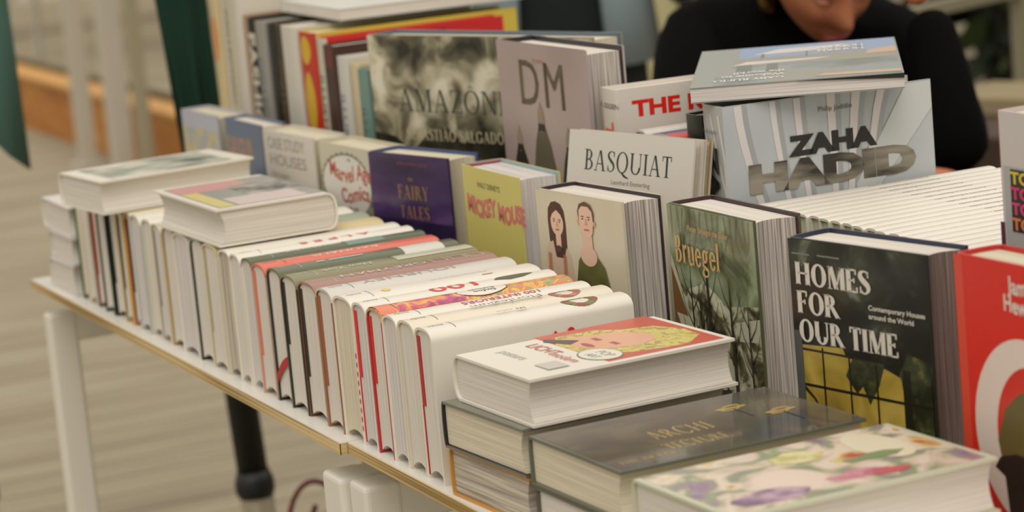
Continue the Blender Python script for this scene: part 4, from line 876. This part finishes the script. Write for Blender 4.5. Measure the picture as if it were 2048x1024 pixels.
# ------------------------------------------------------------------ parasols, posts and clutter around
def folded_parasol(label, x, y, rgb, ztop, zhem, r0, r1, npt=8, rot=0, base=True, lean=(0, 0), tilt=False):
    t = thing('parasol', label, 'parasol', Matrix.Translation((x, y, 0)) @ (Matrix.Rotation(R(-2.6), 4, Vector((-.91, .41, 0))) if tilt else Matrix.Identity(4)))
    q = MB(); q.tube([(0, 0, .06), (0, 0, ztop+.1)], .0265, mat((20, 22, 20), .5), 16); q.build('pole', t, smooth=True)
    q = MB(); q.tube([(0, 0, .235), (0, 0, .245), (0, 0, .262), (0, 0, .28)], [.030, .034, .034, .028], mat((20, 22, 20), .5), 18); q.build('collar', t, smooth=True)
    q = MB(); q.tube([(0, 0, 0), (0, 0, .235)], [.029, .029], mat((150, 138, 112), .4), 18); o = q.build('sleeve', t, smooth=True); o['label'] = 'pale lower sleeve'
    q = MB(); q.tube([(0, 0, 0), (0, 0, .012)], [.10, .10], mat((120, 112, 92), .8), 28); q.build('base', t)
    if rgb:
        n_ = npt*6; lv = 10; vs = []; m_ = mat(rgb, .85, .2)
        for j in range(lv+1):
            u_ = j/lv; r_ = r1+(r0-r1)*u_
            for k in range(n_):
                a = 2*math.pi*k/n_+rot; f_ = math.cos(npt*(a-rot)); rr = r_*(1+.22*f_*(1-.5*u_))
                z = zhem+(ztop-zhem)*u_-(.13*(.5+.5*f_) if j == 0 else 0)
                vs.append((rr*math.cos(a)+lean[0]*(1-u_), rr*math.sin(a)+lean[1]*(1-u_), z))
        q = MB(); q.add(vs, [(j*n_+k, j*n_+(k+1) % n_, (j+1)*n_+(k+1) % n_, (j+1)*n_+k) for j in range(lv) for k in range(n_)], m_)
        o = q.build('canopy', t, smooth=True); sd = o.modifiers.new('s', 'SOLIDIFY'); sd.thickness = .004
    return t
folded_parasol('closed dark green parasol standing behind the left end of the tables', -1.966, .448, (26, 54, 42), 2.35, .90, .080, .032, npt=5, tilt=True)
folded_parasol('closed teal-green parasol at the left edge of the view', -2.262, .030, (88, 122, 112), 2.2, .945, .11, .130, npt=3, rot=R(66))

wm = mat((186, 178, 162), .6)
for k, (x_, y_, w_, c_, lb) in enumerate(((-7.68, 1.86, .080, (186, 178, 162), 'broad white post on the deck, middle one of the three distant posts'),
                                    (-8.12, 1.84, .065, (184, 176, 158), 'white post standing left of the broad one, in front of the orange bench'),
                                    (-7.42, 1.88, .050, (150, 142, 116), 'slim olive-grey post right of the broad white post'))):
    t = thing('post', lb, 'post', Matrix.Translation((x_, y_, 0)), 'distant posts on the deck')
    q = MB(); q.box((-w_/2, -w_/2, 0), (w_/2, w_/2, 2.9), mat(c_, .6)); q.build('shaft', t, bevel=.006)
    q = MB(); q.box((-w_/2-.03, -w_/2-.03, 0), (w_/2+.03, w_/2+.03, .02), mat(c_, .6)); q.build('foot_plate', t)
orw = noise_mat('orange_wood', [(.3, (160, 96, 28)), (.6, (188, 126, 50)), (.8, (198, 146, 76))], (.6, 4, 4), 3, 3, rough=.55)
t = thing('bench', 'long low orange wooden bench box on the deck, far left behind the posts', 'bench', Matrix.Translation((-8.9, 2.22, 0)))
q = MB(); q.box((-3.6, -.22, .0), (2.6, -.12, .235), orw); q.build('front_board', t)
q = MB(); q.box((-3.65, -.24, .235), (2.65, -.11, .250), mat((204, 150, 76), .5)); q.build('top_board', t)
q = MB(); q.box((-3.65, -.105, .0), (2.65, -.08, .275), mat((96, 88, 60), .7)); q.build('lid_shadow_strip', t)  # dark strip rising behind the lid, colour stands in for its shadow line
# pale cafe furniture beyond
wf = mat((176, 170, 156), .6)
for k, (x_, y_) in enumerate(((-12.6, 3.2), (-11.3, 3.7), (-13.3, 4.3), (-10.0, 3.6))):
    t = thing('cafe_table', ('pale cafe table farthest left beyond the orange bench', 'pale cafe table second from the left beyond the orange bench', 'pale cafe table behind the others beyond the orange bench', 'pale cafe table nearest the green parasol beyond the orange bench')[k], 'table', Matrix.Translation((x_, y_, 0)), 'pale cafe tables beyond the bench')
    q = MB(); q.box((-.42, -.32, .70), (.42, .32, .74), wf); q.build('tabletop', t, bevel=.01)
    for sx_ in (-1, 1):
        for sy_ in (-1, 1): q = MB(); q.tube([(sx_*.36, sy_*.27, .70), (sx_*.38, sy_*.29, 0)], .02, wf); q.build('leg', t)
# building, hedge and glazing
wall = noise_mat('pale_plaster', [(.3, (176, 168, 146)), (.7, (194, 186, 164))], (1, 1, 1), 1.2, 3, rough=.85, spec=.2)
b = MB(); b.box((-20.2, 11.0, 0), (4.0, 11.2, 5.0), wall); struct(b.build('wall_back'))
b = MB(); b.box((-20.2, -4, 0), (-20.0, 11.2, 5.0), wall); struct(b.build('wall_left'))
pc = mat((206, 198, 180), .6)
t = thing('parapet', 'pale low parapet of horizontal boards across the far left background', 'parapet', Matrix.Translation((-14.5, 4.0, 0)))
for k in range(3): q = MB(); q.box((-.05, -4.5, .22+k*.36), (.05, 4.5, .50+k*.36), pc); q.build('board', t)
for k in range(6): q = MB(); q.box((.05, -4.4+k*1.7, 0), (.12, -4.3+k*1.7, 1.3), mat((140, 134, 112), .6)); q.build('post', t)
t = thing('planter', 'pale yellowish planter wall behind the left shoulder of the reading person', 'planter', Matrix.Translation((-5.02, 2.70, 0)) @ Matrix.Rotation(R(-24), 4, 'Z'))
yw = noise_mat('yellowish_render', [(.3, (168, 160, 116)), (.7, (186, 178, 136))], (1, 1, 1), 3, 2, rough=.8)
q = MB(); q.box((-.2, -.19, 0), (.2, .17, .735), yw); q.build('wall_body', t, bevel=.02)
# greenery
def foliage(name, label, cat, x, y, sx_, sy_, z0, z1, n, cols, leaf=.09, parent=None, kind=None):
    q = MB(); ms = [mat(c, .6, .3) for c in cols]
    for _ in range(n):
        p = Vector((x+random.uniform(-sx_, sx_), y+random.uniform(-sy_, sy_), random.uniform(z0, z1)))
        a = Vector((random.gauss(0, 1), random.gauss(0, 1), random.gauss(0, 1))).normalized(); b_ = a.cross(Vector((random.gauss(0, 1), random.gauss(0, 1), random.gauss(0, 1)))).normalized()
        l_ = leaf*random.uniform(.6, 1.3)
        q.add([p-a*l_, p+b_*l_*.4, p+a*l_, p-b_*l_*.4], [(0, 1, 2, 3)], random.choice(ms))
    o = q.build(name, parent); return o
GC = [(30, 40, 18), (22, 30, 14), (46, 58, 24), (60, 72, 30)]
for k, (x_, y_) in enumerate(((-5.65, 4.85), (-4.1, 5.95), (-2.9, 6.2), (-8.4, 5.2), (-6.6, 5.9), (-4.2, 4.38))):
    lb = ('dark leafy bush nearest the reading person, behind the railing', 'dark leafy bush in the middle behind the railing', 'dark leafy bush farthest right behind the railing', 'olive bush above the yellowish planter wall', 'dark bush between the planter wall and the railing', 'dark leafy bush directly behind the railing post')[k]
    t = thing('bush', lb, 'bush', Matrix.Translation((x_, y_, 0)), 'bushes in the background')
    foliage('leaves', None, None, 0, 0, .52, .52, .15, 1.9, 1500, GC, .10, t)
    q = MB(); q.tube([(0, 0, 0), (.03, 0, .8), (0, .04, 1.5)], [.05, .04, .02], mat((50, 38, 24), .8), 8); q.build('stem', t)
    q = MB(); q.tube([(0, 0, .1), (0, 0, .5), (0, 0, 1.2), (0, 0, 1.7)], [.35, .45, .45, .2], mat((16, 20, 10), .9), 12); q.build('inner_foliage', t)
t = thing('railing', 'pale railing with a post behind the right arm of the reading person', 'railing', Matrix.Translation((-3.52, 3.11, 0)) @ Matrix.Rotation(R(24), 4, 'Z'))
rm = mat((132, 126, 102), .6)
q = MB(); q.box((-.018, -.018, 0), (.018, .018, 1.3), rm); q.build('post', t)
q = MB(); q.box((-.02, -1.3, .720), (.02, .25, .750), rm); q.build('rail', t)
q = MB(); q.box((-.03, -1.33, 0), (.03, -1.27, 1.3), rm); q.build('post', t)
t = thing('crate', 'brown wooden crate with a pale lid edge to the right of the reading person', 'crate', Matrix.Translation((-3.0, 2.86, 0)) @ Matrix.Rotation(R(24), 4, 'Z'))
q = MB(); q.box((-.25, -.42, 0), (.25, .32, .50), wd); q.build('body', t, bevel=.01)
q = MB(); q.box((-.27, -.15, .50), (.27, .12, .545), mat((150, 134, 100), .6)); q.build('lid', t, bevel=.005)
# cables under the table
cm = mat((110, 26, 22), .5)
q = MB(); pts = []
for k in range(40):
    a = k/39*2*math.pi*1.3+2.2; pts.append((-1.68+.05*math.sin(a*.5), .455+.045*math.cos(a), .22+.09*math.sin(a)))
pts += [(-1.60, .52, .12), (-1.58, .55, .02), (-1.53, .6, .012)]
q.tube(pts, .0045, cm, 8); o = tag(q.build('cable', smooth=True), 'dark red looped cable beside the black parasol pole under the table', 'cable')
q = MB(); pts = [(-1.55, .48, .50), (-1.58, .50, .36), (-1.57, .49, .22), (-1.53, .48, .08), (-1.45, .5, .012)]
q.tube(pts, .0055, cm, 8); o = tag(q.build('cable', smooth=True), 'red cable dropping behind the white table frame', 'cable')
